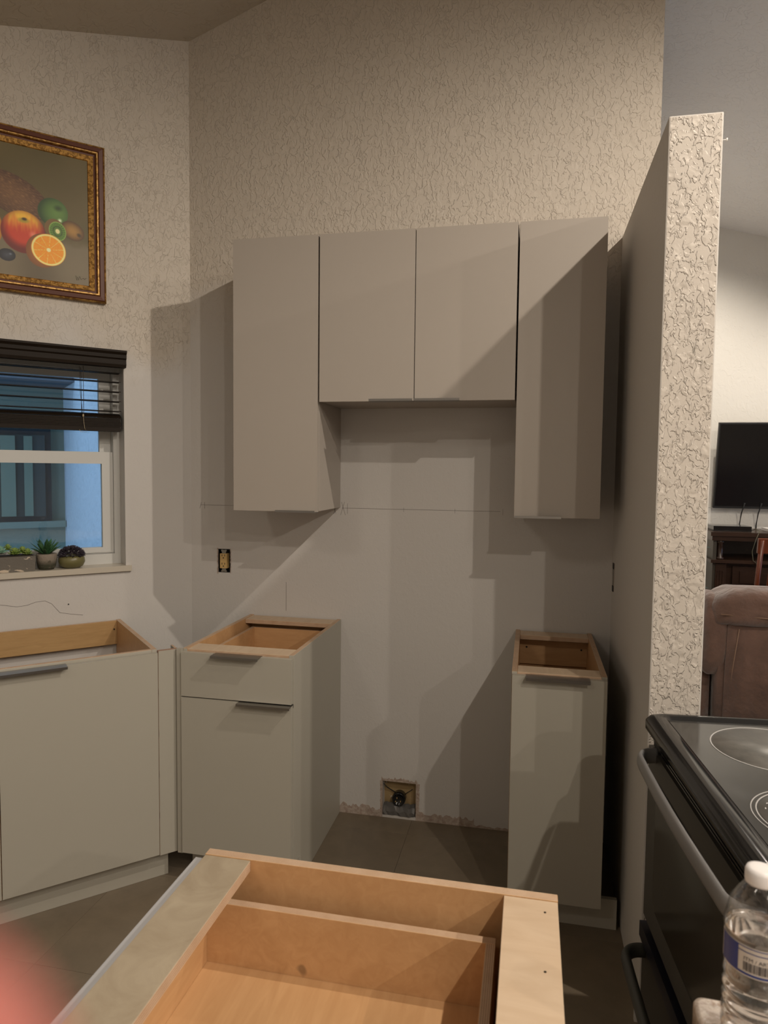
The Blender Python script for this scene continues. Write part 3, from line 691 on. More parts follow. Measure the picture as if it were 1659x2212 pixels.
# canvas painted per vertex
CX0, CX1, CZ0, CZ1 = FX0+.065, FX1-.065, FZ0+.065, FZ1-.065
nx, nz = 430, 290
def clampf(v, a=0, b=1): return max(a, min(b, v))
def mixc(a, b, t): t = clampf(t); return tuple(a[i]*(1-t)+b[i]*t for i in range(3))
def sm(a, b, v): t = clampf((v-a)/(b-a)); return t*t*(3-2*t)
from mathutils import noise as NZ
def ell(s, z, c, rx, rz, rot):
    dx, dz = s-c[0], z-c[1]; ca, sa = math.cos(rot), math.sin(rot)
    u, v = (dx*ca+dz*sa)/rx, (-dx*sa+dz*ca)/rz; return u, v, math.hypot(u, v)
def paint(s, z):
    """s = distance from the corner (grows to the left), z = height; returns an sRGB colour 0..255"""
    x = -s
    nn = NZ.noise(Vector((x*6, z*6, 1)))*.5+.5; nf = NZ.noise(Vector((x*40, z*40, 3)))
    bgc = mixc((66, 58, 26), (96, 82, 46), nn); bgc = mixc(bgc, (58, 66, 30), sm(.6, .9, NZ.noise(Vector((x*4, z*5, 9)))*.5+.5))
    tab = mixc((98, 88, 66), (110, 99, 78), nn)
    c = mixc(tab, bgc, sm(2.425, 2.475, z+.01*nf)); c = mixc(c, (60, 48, 28), .45*sm(2.48, 2.40, z)*sm(.12, .0, abs(s-.62)))
    def put(cc, al): 
        nonlocal c; c = mixc(c, cc, al)
    AA = 22
    # coconut
    u, v, d = ell(x, z, (-.700, 2.600), .135, .075, -.42)
    if d < 1.1: put(mixc(mixc((98, 68, 42), (64, 40, 24), d*d), (134, 100, 62), clampf(.1+NZ.noise(Vector((u*9+v*3, v*34, 2)))*1.6)*.7), (1.02-d)*AA)
    # yellow fruit at left
    u, v, d = ell(x, z, (-.775, 2.462), .034, .068, 0)
    if d < 1.1: put(mixc((205, 160, 50), (150, 96, 30), d*d), (1.02-d)*AA)
    # green apple
    u, v, d = ell(x, z, (-.560, 2.560), .056, .056, 0)
    if d < 1.1:
        cc = mixc((92, 128, 58), (38, 62, 26), clampf(.15+.9*d*d*.8-.35*u)); cc = mixc(cc, (40, 62, 24), sm(.45, .0, math.hypot(u-.35, (v-.35)*1.4)))
        cc = mixc(cc, (210, 225, 190), sm(.22, 0, math.hypot(u-.45, v+.5))); put(cc, (1.02-d)*AA)
    # red and yellow apple
    u, v, d = ell(x, z, (-.668, 2.462), .080, .082, 0)
    if d < 1.1:
        k = NZ.noise(Vector((u*9, v*2.2, 5)))*.25
        cc = mixc((176, 52, 24), (214, 168, 48), sm(-.1, .85, v+k)); cc = mixc(cc, (96, 24, 14), sm(.55, 1.05, d-.25*v)); cc = mixc(cc, (150, 130, 40), sm(.35, .1, math.hypot(u-.02, (v-.55)*2.2)))
        cc = mixc(cc, (60, 44, 20), sm(.16, .05, math.hypot(u-.05, (v-.62)*1.6))); cc = mixc(cc, (225, 150, 130), .6*sm(.26, 0, math.hypot(u-.42, v+.05))); put(cc, (1.02-d)*AA)
    # whole kiwi
    u, v, d = ell(x, z, (-.487, 2.500), .046, .036, -.5)
    if d < 1.1: put(mixc(mixc((150, 112, 52), (70, 48, 22), d*d), (60, 46, 24), sm(.3, .05, math.hypot(u-.6, v))), (1.02-d)*AA)
    # kiwi half
    u, v, d = ell(x, z, (-.556, 2.497), .036, .038, 0)
    if d < 1.1: put((104, 78, 38), (1.02-d)*AA)
    u, v, d = ell(x, z, (-.544, 2.488), .032, .038, .25)
    if d < 1.1:
        a = math.atan2(v, u); cc = mixc((92, 128, 48), (64, 98, 34), .5+.5*math.sin(a*22)*sm(.2, .6, d)); cc = mixc(cc, (28, 32, 14), sm(.10, .02, abs(d-.5)) * (.5+.5*math.sin(a*18))); cc = mixc(cc, (214, 206, 150), sm(.30, .2, d)); cc = mixc(cc, (120, 150, 70), sm(.86, .93, d)); put(cc, (1.02-d)*AA)
    # orange half
    u, v, d = ell(x, z, (-.598, 2.402), .062, .068, -.35)
    if d < 1.1: put(mixc((176, 106, 40), (110, 66, 26), d), (1.02-d)*AA)
    u, v, d = ell(x, z, (-.578, 2.408), .064, .062, -.45)
    if d < 1.1:
        a = math.atan2(v, u); cc = mixc((232, 156, 22), (210, 120, 12), .5+.5*NZ.noise(Vector((u*12, v*12, 8))))
        seg = abs(((a/(math.pi*2)*10) % 1)-.5)*2; cc = mixc(cc, (240, 200, 110), sm(.90, .98, seg)*sm(.08, .2, d)); cc = mixc(cc, (236, 214, 160), sm(.15, .10, d)); cc = mixc(cc, (232, 206, 130), sm(.84, .90, d)); cc = mixc(cc, (214, 140, 40), sm(.95, 1.0, d)); put(cc, (1.02-d)*AA)
    # dark grape
    u, v, d = ell(x, z, (-.727, 2.364), .030, .024, 0)
    if d < 1.1: put(mixc(mixc((58, 62, 72), (24, 24, 30), d), (130, 140, 155), .6*sm(.3, 0, math.hypot(u-.4, v-.2))), (1.02-d)*AA)
    u, v, d = ell(x, z, (-.95, 2.42), .11, .09, 0)
    if d < 1.1: put(mixc((150, 60, 40), (70, 26, 18), d*d), (1.02-d)*AA)
    return c
bm = bmesh.new(); grid = []
for j in range(nz+1):
    grid.append([bm.verts.new((CX0+(CX1-CX0)*i/nx, -.0085, CZ0+(CZ1-CZ0)*j/nz)) for i in range(nx+1)])
for j in range(nz):
    for i in range(nx): bm.faces.new((grid[j][i], grid[j][i+1], grid[j+1][i+1], grid[j+1][i]))
me = bpy.data.meshes.new('canvas'); bm.to_mesh(me); bm.free()
ca = me.color_attributes.new('paint', 'FLOAT_COLOR', 'POINT'); buf = []
LUT = [srgb(i, 0, 0)[0] for i in range(256)]
for v in me.vertices:
    c = paint(-v.co.x, v.co.z); buf += [LUT[int(clampf(c[0]*1.02, 0, 255))], LUT[int(clampf(c[1]*1.02, 0, 255))], LUT[int(clampf(c[2]*1.02, 0, 255))], 1]
ca.data.foreach_set('color', buf)
m = N('oil_painting'); at = m.n('ShaderNodeAttribute', attribute_name='paint'); gm = m.n('ShaderNodeMix', data_type='RGBA', blend_type='MULTIPLY'); gm.inputs[0].default_value = 1
m.l(at.outputs['Color'], gm.inputs[6]); gm.inputs[7].default_value = (1.4, 1.4, 1.4, 1); gm.clamp_result = True
MAT['paint'] = m.set(gm.outputs[2], .45)
o = link('canvas', me, MAT['paint'], pf); o['label'] = 'painted fruit: coconut, apples, kiwi and a cut orange on olive brown'
bm = bmesh.new()   # illegible signature scrawl
sg = [(-.478, 2.322), (-.474, 2.303), (-.471, 2.319), (-.468, 2.305), (-.463, 2.322), (-.458, 2.309), (-.45, 2.316), (-.444, 2.312), (-.438, 2.318)]
tube(bm, [(x, -.0092, z) for x, z in sg], .0006, seg=5); fin('signature', bm, m_plain('signature_ink', (.06, .045, .03), .6), pf)

# ------------------------------------------------------------------ the range, standing loose by the divider
rg = empty('electric_range', (1.470, -1.052, 0), R(-85)); tag(rg, 'black glass-top electric range pulled out beside the divider wall', 'range')
RW, RD = .755, .66
MAT['range_black'] = m_plain('range_enamel', (.018, .018, .018), .28)
MAT['range_front'] = m_plain('range_front_metal', (.075, .070, .060), .42, .3)
MAT['range_glass'] = m_plain('oven_glass', (.014, .012, .009), .12)
MAT['handle_grey'] = m_plain('range_handle', (.26, .255, .255), .33, .2)
box('oven_body', .004, RW-.004, .03, RD, .02, .878, MAT['range_black'], rg, .004)
for x in (.04, RW-.04):
    for y in (.07, RD-.04): lathe('levelling_foot', [(.016, 0), (.016, .006), (.008, .008), (.008, .022)], MAT['black'], rg, 12, (x, y, 0))
# oven door
dr = box('oven_door', .014, RW-.014, -.004, .029, .385, .836, MAT['range_front'], rg, .004)
bm = bmesh.new(); gx0, gx1, gz0, gz1, c = .100, RW-.100, .455, .775, .025
P = [(gx0+c, gz0), (gx1-c, gz0), (gx1, gz0+c), (gx1, gz1), (gx0, gz1), (gx0, gz0+c)]
a = [bm.verts.new((x, -.0065, z)) for x, z in P]; b = [bm.verts.new((x, -.003, z)) for x, z in P]
bm.faces.new(a); bm.faces.new(b[::-1])
for i in range(6): bm.faces.new((a[i], a[(i+1) % 6], b[(i+1) % 6], b[i]))
bmesh.ops.recalc_face_normals(bm, faces=bm.faces)
fin('oven_glass', bm, MAT['range_glass'], dr)
def rhandle(z, w0, w1, off, rx, ry, parent, mt):
    rr = .045; pts = [(w0, .0, z)]+[(w0+rr*(1-math.cos(t_)), -off+rr-rr*math.sin(t_), z) for t_ in [math.pi/2*i/8 for i in range(9)]]
    pts += [(w0+rr+(w1-w0-2*rr)*i/6, -off-.006*math.sin(math.pi*i/6), z) for i in range(1, 6)]
    pts += [(w1-rr*(1-math.cos(t_)), -off+rr-rr*math.sin(t_), z) for t_ in [math.pi/2*(8-i)/8 for i in range(9)]]+[(w1, .0, z)]
    bm = bmesh.new(); tube(bm, pts, rx, ry, 14); return fin('handle', bm, mt, parent)
rhandle(.832, .075, .715, .050, .008, .020, dr, MAT['handle_grey'])['label'] = 'curved grey bar handle of the oven door'
# vent strip under the cooktop
vt = box('vent_panel', .02, RW-.02, .006, .029, .838, .874, MAT['black'], rg, .002)
for k in range(4): box('vent_fin', .11, RW-.11, .000, .0058, .842+.008*k, .846+.008*k, MAT['black_gloss'], vt, .001)
# drawer below
dw = box('storage_drawer', .014, RW-.014, -.004, .029, .055, .315, MAT['range_front'], rg, .005)
box('drawer_trim', .010, RW-.010, -.012, .029, .322, .362, MAT['navy'], rg, .005)['label'] = 'blue-black strip above the drawer'
rhandle(.300, .040, .715, .060, .0125, .019, dw, m_plain('drawer_handle', (.055, .057, .05), .4))['label'] = 'dark curved bar handle of the drawer'
box('kick_plate', .03, RW-.03, .04, .06, .022, .052, MAT['black'], rg, 0)
# cooktop
bm = bmesh.new()
def rrect(x0, x1, y0, y1, r_, z, n=6):
    out = []
    for cx, cy, a0 in ((x1-r_, y0+r_, -90), (x1-r_, y1-r_, 0), (x0+r_, y1-r_, 90), (x0+r_, y0+r_, 180)):
        out += [bm.verts.new((cx+r_*math.cos(R(a0+90*i/n)), cy+r_*math.sin(R(a0+90*i/n)), z)) for i in range(n+1)]
    return out
rings = [rrect(.0, RW, -.006, RD, .030, .876), rrect(-.004, RW+.004, -.018, RD, .034, .884), rrect(-.004, RW+.004, -.018, RD, .034, .904), rrect(.002, RW-.002, -.010, RD, .032, .914),
         rrect(.012, RW-.012, .004, RD-.01, .028, .918), rrect(.022, RW-.022, .028, RD-.03, .020, .916), rrect(.030, RW-.030, .036, RD-.04, .016, .907)]
for a, b in zip(rings, rings[1:]):
    n = len(a)
    for i in range(n): bm.faces.new((a[i], a[(i+1) % n], b[(i+1) % n], b[i])).smooth = True
bm.faces.new(rings[0]); bm.faces.new(rings[-1]); bmesh.ops.recalc_face_normals(bm, faces=bm.faces)
ck = fin('cooktop_frame', bm, MAT['black_gloss'], rg)
MAT['ceran'] = N('ceramic_glass'); _m = MAT['ceran']; _n = _m.noise(_m.coord(), 5, 4); _r = _m.mrange(_n, .3, .7, .10, .22); _m.l(_r, _m.b.inputs['Roughness'])
_m.b.inputs['Base Color'].default_value = (.035, .034, .032, 1); MAT['ceran'] = _m.m; MAT['ceran'].node_tree.nodes['Principled BSDF'].inputs['Roughness'].default_value = .15
box('glass_top', .0305, RW-.0305, .0365, RD-.0405, .9065, .9085, MAT['ceran'], rg, 0)
MAT['scorch'] = N('worn_burner'); _m = MAT['scorch']; _n = _m.noise(_m.coord(), 14, 5, .65); MAT['scorch'] = _m.set(_m.mix(_m.mrange(_n, .3, .7), (.10, .098, .09, 1), (.19, .18, .165, 1)), .35)
MAT['ringp'] = m_plain('burner_ring', (.42, .41, .40), .5)
for cx, cy, r_ in ((.190, .225, .130), (.525, .180, .112), (.20, .50, .085), (.55, .49, .115)):
    bn = lathe('burner', [(r_, 0), (r_, .0004), (0, .0005)], MAT['scorch'], rg, 48, (cx, cy, .9085))
    for q in ((r_+.003, r_+.0055), (r_+.012, r_+.014)) if .1 < r_ < .113 else ((r_+.001, r_+.004),):
        lathe('burner_ring', [(q[0], 0), (q[0], .0007), (q[1], .0007), (q[1], 0)], MAT['ringp'], bn, 64, (cx, cy, .9086), cap=False)
    if .1 < r_ < .113:
        for k in range(26):
            if k % 13 == 6: continue
            bm = bmesh.new(); a = 2*math.pi*k/26; addbox(bm, -.0012, .0012, -.003, .003, 0, .0006, mat=Matrix.Translation((cx+(r_-.012)*math.cos(a), cy+(r_-.012)*math.sin(a), .9091)) @ Matrix.Rotation(a, 4, 'Z'))
            fin('burner_mark', bm, MAT['ringp'], bn)
# backguard (far side, out of frame to the right)
box('backguard', .01, RW-.01, RD-.038, RD, .909, 1.08, MAT['range_black'], rg, .008)

# ------------------------------------------------------------------ granite counter with the bottle
MAT['granite'] = N('granite'); _m = MAT['granite']; _c = _m.coord(); _n = _m.noise(_c, 26, 6, .7, .4); _n2 = _m.noise(_c, 90, 3, .6)
_k = _m.ramp(_n, [(.32, (.13, .10, .085)), (.45, (.40, .32, .26)), (.55, (.56, .48, .41)), (.68, (.30, .22, .165))])
MAT['granite'] = _m.set(_m.mix(_m.mrange(_n2, .55, .7, 0, .6), _k, (.66, .60, .54, 1)), .16)
ct = empty('granite_counter', (1.354, -2.074, 0), R(-2)); tag(ct, 'speckled beige granite counter on its cabinet, bottom right corner', 'counter')
def rrect(x0, x1, y0, y1, r_, z, n=6):
    out = []
    for cx, cy, a0 in ((x1-r_, y0+r_, -90), (x1-r_, y1-r_, 0), (x0+r_, y1-r_, 90), (x0+r_, y0+r_, 180)):
        out += [bm.verts.new((cx+r_*math.cos(R(a0+90*i/n)), cy+r_*math.sin(R(a0+90*i/n)), z)) for i in range(n+1)]
    return out
bm = bmesh.new(); rings = [rrect(i_, 1.1-i_, -1.6+i_, -i_, .012, z) for i_, z in ((.003, .882), (0, .885), (0, .915), (.0015, .9185), (.005, .920))]
for a, b in zip(rings, rings[1:]):
    for i in range(len(a)): bm.faces.new((a[i], a[(i+1) % len(a)], b[(i+1) % len(a)], b[i])).smooth = True
bm.faces.new(rings[0]); bm.faces.new(rings[-1]); bmesh.ops.recalc_face_normals(bm, faces=bm.faces)
fin('counter_slab', bm, MAT['granite'], ct)
box('cabinet_body', .03, 1.07, -1.57, -.03, .10, .8815, MAT['lam2'], ct, .002); box('toe_kick', .09, 1.03, -1.5, -.09, 0, .0995, MAT['black'], ct, 0)
bt = empty('water_bottle', (1.400, -2.147, .920), R(20)); bt.scale = (1, 1, .985); tag(bt, 'clear plastic water bottle with white cap and blue and white label on the granite', 'bottle')
def m_clear(name, ior, tint, rough=0.0):
    m = N(name); m.set(tint, rough, 0, IOR=ior, Transmission_Weight=1.0); return m.m
pet = N('clear_plastic'); _t = pet.n('ShaderNodeBsdfTransparent'); _t.inputs[0].default_value = (.93, .93, .93, 1); _g = pet.n('ShaderNodeBsdfGlossy'); _g.inputs['Roughness'].default_value = .05
_f = pet.n('ShaderNodeLayerWeight'); _f.inputs[0].default_value = .35; _x = pet.n('ShaderNodeMixShader'); _b2 = pet.n('ShaderNodeBump'); _b2.inputs['Distance'].default_value = .002; pet.l(pet.noise(pet.coord(scale=(1, 1, .6)), 60, 2), _b2.inputs['Height']); pet.l(_b2.outputs[0], _g.inputs['Normal'])
pet.l(pet.math('ADD', pet.math('MULTIPLY', _f.outputs['Facing'], .55), .06), _x.inputs[0]); pet.l(_t.outputs[0], _x.inputs[1]); pet.l(_g.outputs[0], _x.inputs[2]); pet.l(_x.outputs[0], pet.out.inputs[0])
rb = .0328
prof = [(0, .006), (.012, .005), (.018, .0015), (.026, 0), (.031, .003), (rb, .010)]
for k in range(5):
    z = .014+.015*k; prof += [(rb, z), (rb-.0028, z+.005), (rb-.0028, z+.009), (rb, z+.013)]
prof += [(rb-.001, .094), (rb-.0015, .098), (rb-.0015, .134), (rb, .137), (rb+.0008, .141), (rb, .145), (rb-.002, .155), (.0285, .166), (.022, .178), (.0150, .188), (.0125, .192), (.0125, .198)]
lathe('bottle_body', prof, pet.m, bt, 48, cap=False)
wp = [(0, .007)]+[(max(r_-.0012, 0), z+.001) for r_, z in prof[1:] if z < .139]+[(rb-.0012, .1395), (0, .1395)]
lathe('water', wp, m_clear('water', 1.33, (.96, .98, 1, 1)), bt, 48)
lathe('bottle_cap', [(.0145, .190), (.0150, .192), (.0150, .202), (.0135, .2055), (.010, .2065), (0, .2067)], m_plain('white_cap', (.80, .77, .76), .4), bt, 40)
def cyl_patch(name, a0, a1, z0, z1, r_, mt, parent=bt, n=24):
    bm = bmesh.new(); g = []
    for i in range(n+1):
        a = R(a0+(a1-a0)*i/n); g.append((bm.verts.new((r_*math.cos(a), r_*math.sin(a), z0)), bm.verts.new((r_*math.cos(a), r_*math.sin(a), z1))))
    for p, q in zip(g, g[1:]): bm.faces.new((p[0], q[0], q[1], p[1]))
    return fin(name, bm, mt, parent, True)
lb = cyl_patch('label_sleeve', 0, 360, .102, .1345, rb-.0006, m_plain('label_white', (.62, .56, .50), .5), n=64)
blue = m_plain('label_blue', (.012, .035, .20), .4)
# camera sees the bottle from local azimuth about -125; label art is laid round it
A0 = R(-20)
view = math.degrees(math.atan2(CAM.y+2.147, CAM.x-1.397))-20
cyl_patch('blue_block', view-75, view-32, .1035, .133, rb-.0002, blue, lb)
cyl_patch('blue_band', view-75, view+110, .1035, .1058, rb-.0002, blue, lb, 40)
for z in (.1325, .1275): cyl_patch('blue_band', view-75, view+110, z, z+.0009, rb-.0001, blue, lb, 40)
x = view-22
ink = m_plain('barcode_ink', (.05, .045, .05), .6)
while x < view+22:
    d = random.choice((.5, .5, 1.0, 1.6)); cyl_patch('barcode_bar', x, x+d, .1078, .1175, rb-.0001, ink, lb, 1); x += d+random.choice((.6, .9, 1.3))
tc = bpy.data.curves.new('label_text', 'FONT'); tc.body = 'ITM / ART'; tc.size = .0058; to = bpy.data.objects.new('label_text', tc); COL.objects.link(to)
bpy.context.view_layer.update(); tme = bpy.data.meshes.new_from_object(to.evaluated_get(bpy.context.evaluated_depsgraph_get())); bpy.data.objects.remove(to)
for v in tme.vertices:
    a = R(view-22)+v.co.x/rb; v.co = Vector(((rb+.0001)*math.cos(a), (rb+.0001)*math.sin(a), .1190+v.co.y))
link('label_text', tme, ink, lb)

# ------------------------------------------------------------------ living room beyond
tv = empty('television', (2.60, 3.16, 1.60)); tag(tv, 'large black flat television tilted forward on the far wall', 'television')
mt = Matrix.Rotation(R(9), 4, 'X')
bm = bmesh.new(); addbox(bm, 0, 1.22, -.085, -.045, -.335, .355, mat=mt); fin('bezel', bm, MAT['black'], tv, bevel=.004)
bm = bmesh.new(); addbox(bm, .012, 1.208, -.088, -.0855, -.315, .343, mat=mt); fin('screen', bm, m_plain('tv_screen', (.006, .006, .007), .18), tv)
box('wall_mount', .45, .75, -.06, .038, -.12, .14, MAT['black'], tv, 0)
for k, x in enumerate((2.83, 2.955)):
    bm = bmesh.new(); tube(bm, [(x, 3.10, 1.30), (x-.008, 3.15, 1.22), (x-.012, 3.181, 1.12), (x-.012, 3.181, .9)], .005, seg=6)
    tag(fin('power_cord', bm, MAT['black']), ('left' if k == 0 else 'right')+' of the two black cords hanging below the television', 'cord', None)
cs = empty('sideboard', (2.515, 2.72, 0)); tag(cs, 'dark carved wooden sideboard under the television', 'sideboard')
MAT['dkwood'] = m_wood('dark_carved_wood', (.040, .020, .012, 1), (.022, .011, .007, 1), (4, 4, 20), .28)
MAT['sidewood'] = m_plain('dark_side_wood', (.045, .038, .028), .4)
dk = MAT['dkwood']
box('top_slab', -.025, 1.65, -.03, .445, 1.065, 1.095, dk, cs, .006); box('cornice', -.012, 1.63, -.018, .45, 1.03, 1.064, dk, cs, .008)
box('side_panel', .0, .025, .0, .44, .06, 1.029, MAT['sidewood'], cs, .002); box('side_panel', 1.595, 1.62, .0, .44, .06, 1.029, MAT['sidewood'], cs, .002)
box('back_board', .025, 1.595, .425, .438, .06, 1.029, dk, cs, 0)
box('niche_floor', -.02, 1.64, -.035, .425, .862, .885, dk, cs, .005)
for x in (.055, 1.56):
    lathe('column', [(.030, 0), (.030, .012), (.020, .022), (.022, .07), (.020, .120), (.030, .130), (.030, .143)], dk, cs, 16, (x, .02, .886))
for x in (.02, 1.53):
    bm = bmesh.new(); addbox(bm, x, x+.075, -.012, .02, .10, .855)
    for k in range(3): addbox(bm, x+.012+.019*k, x+.022+.019*k, -.017, -.012, .16, .80)
    fin('pilaster', bm, dk, cs, bevel=.002)
box('carcass_front', .10, 1.52, .03, .05, .10, .861, dk, cs, 0)
for zc, hh in ((.755, .16), (.46, .38), (.18, .14)):
    for xc in (.36, .82, 1.28):
        dd = box('drawer_front', xc-.215, xc+.215, .008, .030, zc-hh/2, zc+hh/2, dk, cs, .006)
        box('raised_panel', xc-.165, xc+.165, -.002, .008, zc-hh/2+.035, zc+hh/2-.035, dk, dd, .008)
box('plinth', -.01, 1.63, -.015, .44, .0, .10, dk, cs, .01)
cb = box('cable_box', 2.53, 2.80, 2.79, 2.99, 1.0965, 1.135, MAT['black_gloss'], None, .004); tag(cb, 'flat black set-top box lying on the left end of the sideboard', 'media box')
wbx = box('game_console', 2.93, 3.15, 2.80, 3.0, 1.0965, 1.118, m_plain('white_plastic', (.75, .73, .72), .4), None, .004); tag(wbx, 'slim white box on the sideboard at the right picture edge', 'media box')
bm = bmesh.new(); tube(bm, [(2.80, 2.80, 1.105), (2.815, 2.75, 1.12), (2.83, 2.70, 1.11), (2.80, 2.675, 1.05), (2.775, 2.675, .96), (2.785, 2.675, .89), (2.82, 2.675, .86)], .0028, seg=6)
tag(fin('thin_cable', bm, m_plain('olive_cable', (.09, .085, .05), .5)), 'thin cable curling from the set-top box down the sideboard front', 'cord')
# chair
chr_ = empty('wooden_chair', (2.62, 2.05, 0), R(4)); tag(chr_, 'reddish wooden slat-back chair standing behind the recliner', 'chair')
cw = m_wood('cherry_wood', (.15, .035, .012, 1), (.09, .022, .008, 1), (20, 20, 3), .3)
def slant(z): return .015-(z-.45)*-.10
for x in (0, .42):
    bm = bmesh.new(); tube(bm, [(x, -.02, 0), (x, .0, .45), (x, -.03, .8), (x, -.09, 1.11)], .020, .016, 8); fin('back_post', bm, cw, chr_)
bm = bmesh.new(); addbox(bm, -.025, .445, -.012, .012, -.05, .05, mat=Matrix.Translation((0, -.083, 1.07)) @ Matrix.Rotation(R(8), 4, 'X')); fin('top_rail', bm, cw, chr_, bevel=.004)
for k in range(5):
    bm = bmesh.new(); x = .072+.069*k; tube(bm, [(x, .0, .50), (x, -.025, .8), (x, -.075, 1.03)], .012, .006, 8, up=Vector((0, 1, 0))); fin('slat', bm, cw, chr_)
box('lower_rail', 0, .42, -.012, .012, .49, .53, cw, chr_, .003); box('seat', -.01, .43, .0, .42, .44, .47, cw, chr_, .01)
for x in (.0, .42):
    bm = bmesh.new(); tube(bm, [(x, .39, 0), (x, .39, .44)], .018, seg=8); fin('front_leg', bm, cw, chr_)
# recliner seen from behind
MAT['suede'] = N('brown_suede'); _m = MAT['suede']; _c = _m.coord(); _n = _m.noise(_c, 7, 5, .6); _m.bump(_m.noise(_c, 18, 4), .02, .5)
MAT['suede'] = _m.set(_m.mix(_m.mrange(_n, .35, .65), (.068, .034, .022, 1), (.115, .060, .041, 1)), .85); _bs = MAT['suede'].node_tree.nodes['Principled BSDF']; _bs.inputs['Sheen Weight'].default_value = .4
sd = MAT['suede']
rc_ = empty('recliner_sofa', (2.05, .78, 0)); tag(rc_, 'brown suede recliner seen from behind, above the range', 'sofa')
def pillow(name, x0, x1, y0, y1, z0, z1, bev, parent, seg=5, wob=.0, fn=None):
    bm = bmesh.new(); addbox(bm, x0, x1, y0, y1, z0, z1)
    bmesh.ops.bevel(bm, geom=[e for e in bm.edges if e.calc_face_angle(0) > .6], offset=bev, segments=seg, affect='EDGES', clamp_overlap=True)
    if wob: bmesh.ops.subdivide_edges(bm, edges=[e for e in bm.edges if e.calc_length() > .12], cuts=9, use_grid_fill=True)
    for v in bm.verts:
        if wob: v.co += Vector([NZ.noise(v.co*6+Vector((k*7, 0, 0)))*wob for k in range(3)])
        if fn: fn(v)
    return fin(name, bm, sd, parent, True)
def shear(v): v.co.y -= .10*max(0, v.co.z-.5)
pillow('back_frame', .045, 1.55, .03, .20, .10, .84, .03, rc_, fn=shear)
pillow('back_panel', .075, .78, .005, .06, .12, .80, .012, rc_, fn=shear); pillow('back_panel', .80, 1.50, .005, .06, .12, .80, .012, rc_, fn=shear)
def pill(name, x0, x1, y0, y1, z0, z1, e, parent, wob=.008, fn=None, ex=None):
    """soft cushion: a superellipsoid; smaller e = boxier"""
    bm = bmesh.new(); bmesh.ops.create_uvsphere(bm, u_segments=40, v_segments=24, radius=1)
    f = lambda c, q: math.copysign(abs(c)**q, c)
    for v in bm.verts:
        c = v.co.copy(); v.co = Vector(((x0+x1)/2+f(c.x, ex or e)*(x1-x0)/2, (y0+y1)/2+f(c.y, e)*(y1-y0)/2, (z0+z1)/2+f(c.z, e)*(z1-z0)/2))
        k = NZ.noise(v.co*9)*wob+NZ.noise(Vector((v.co.x*26, v.co.y*6, v.co.z*6)))*wob*.5
        v.co += c*k
        if fn: fn(v)
    return fin(name, bm, sd, parent, True)
def lift(v): shear(v); v.co.z -= .05*max(0, 1-(v.co.x+.01)/.12)**2
pill('head_roll', -.012, .80, -.035, .27, .775, .968, .55, rc_, .012, lift, .28); pill('head_roll', .79, 1.62, -.035, .27, .775, .968, .55, rc_, .012, shear, .28)
pill('wing', -.040, .105, .00, .32, .50, .93, .6, rc_, .010, shear)
pill('seat_cushion', .08, 1.5, .18, .85, .22, .50, .4, rc_)
pill('armrest', -.165, .04, .08, .98, .42, .745, .6, rc_, .014); pill('armrest', 1.56, 1.76, .08, .98, .42, .745, .6, rc_, .014)
pillow('arm_side', -.13, .03, .10, .94, .04, .60, .03, rc_); pillow('arm_side', 1.57, 1.73, .10, .94, .04, .60, .03, rc_)
th = m_plain('tan_thread', (.15, .088, .055), .7)
def seam(pts): 
    bm = bmesh.new(); tube(bm, pts, .003, seg=6); fin('seam', bm, th, rc_)
seam([(.03, -.060, .845), (.25, -.068, .835), (.5, -.069, .838), (.76, -.064, .840)])
seam([(.125, -.030, .77), (.105, -.012, .55), (.090, .003, .30), (.088, .003, .13)])
seam([(.10, -.001, .43), (.45, .0, .422), (.77, -.001, .43)])
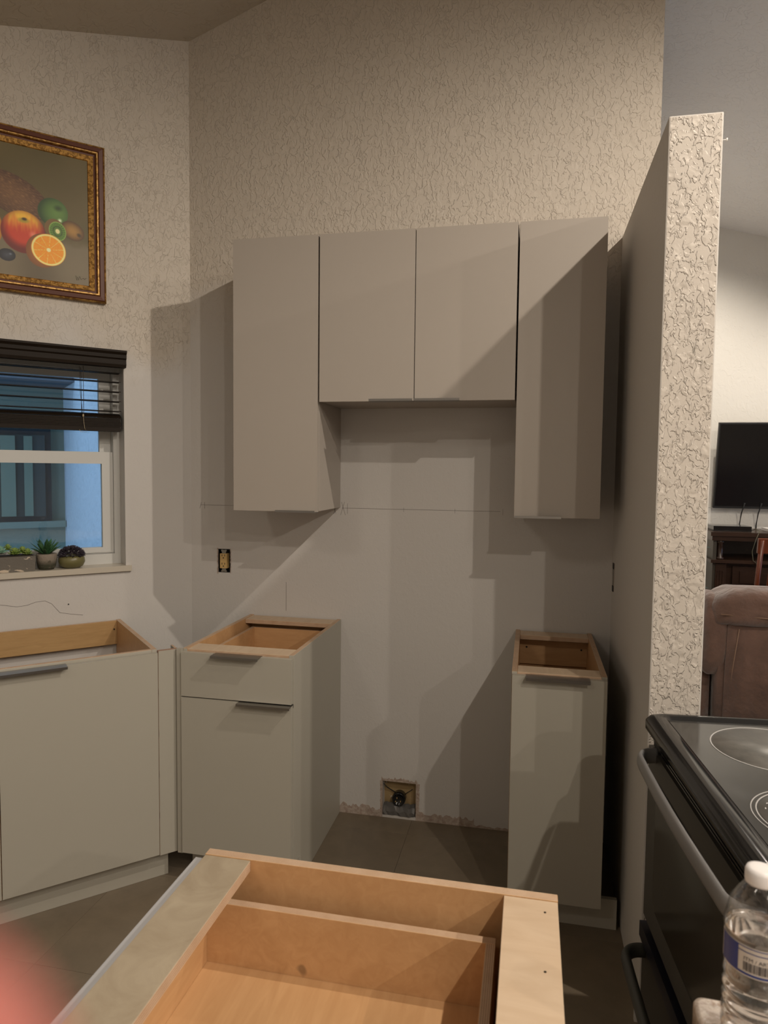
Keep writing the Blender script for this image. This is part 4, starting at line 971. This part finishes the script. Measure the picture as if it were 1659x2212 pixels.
# plant peeping out past the divider
fp = empty('tall_plant', (2.265, 2.35, 0)); tag(fp, 'dark-leaved floor plant in a teal vase half hidden by the divider wall', 'plant')
lathe('vase', [(.05, 0), (.075, .06), (.07, .30), (.035, .42), (.045, .47), (.03, .47)], m_plain('teal_glaze', (.05, .12, .11), .3), fp, 24)
bm = bmesh.new()
for i in range(22):
    zc = .55+.035*i; a = i*2.4; leaf(bm, Vector((0, 0, zc)), Vector((math.cos(a), math.sin(a), .35)), .14, .028, .004, curl=-.3)
tube(bm, [(0, 0, .44), (.01, 0, .9), (0, 0, 1.36)], .007, seg=6)
fin('foliage', bm, m_leaf('dark_teal_leaf', (.01, .03, .028, 1), (.05, .11, .10, 1)), fp)

# a fingertip strays over the lens corner
def cam_pt(u, v, d): return CAM+(_F+_R2*((u-829.5)/1494.5)-_U2*((v-1106)/1494.5))*d
skin = m_plain('skin', (.40, .125, .10), .6); skin.node_tree.nodes['Principled BSDF'].inputs['Subsurface Weight'].default_value = .2; skin.node_tree.nodes['Principled BSDF'].inputs['Subsurface Radius'].default_value = (.01, .003, .002)
A = cam_pt(-480, 2640, .0175); B = cam_pt(-2600, 4300, .0175)-_F*.004; ax = (B-A).normalized()
bm = bmesh.new(); pts, rad = [], []
for k in range(9): t_ = math.pi/2*k/8; pts.append(A-ax*.0068*math.cos(t_)); rad.append(.0070*max(.02, math.sin(t_)))
for k in range(1, 13):
    d = .060*k/12; pts.append(A+ax*d); rad.append(.0070+.0012*math.sin(min(1, d/.02)*math.pi/2)+(.0005 if abs(d-.026) < .004 else 0))
tube(bm, pts, rad, seg=24)
fo = fin('person', bm, skin, None, True); tag(fo, "photographer's fingertip, a red blur over the bottom left corner", 'person')

# look-alike things share a group
for o in COL.objects:
    if o.parent: continue
    k = o.name.split('.')[0]
    g_ = {'wall_cabinet': 'greige wall cabinets hung in a row', 'base_cabinet': 'greige base cabinets flanking the range gap', 'power_cord': 'cords hanging below the television'}.get(k)
    if g_: o['group'] = g_
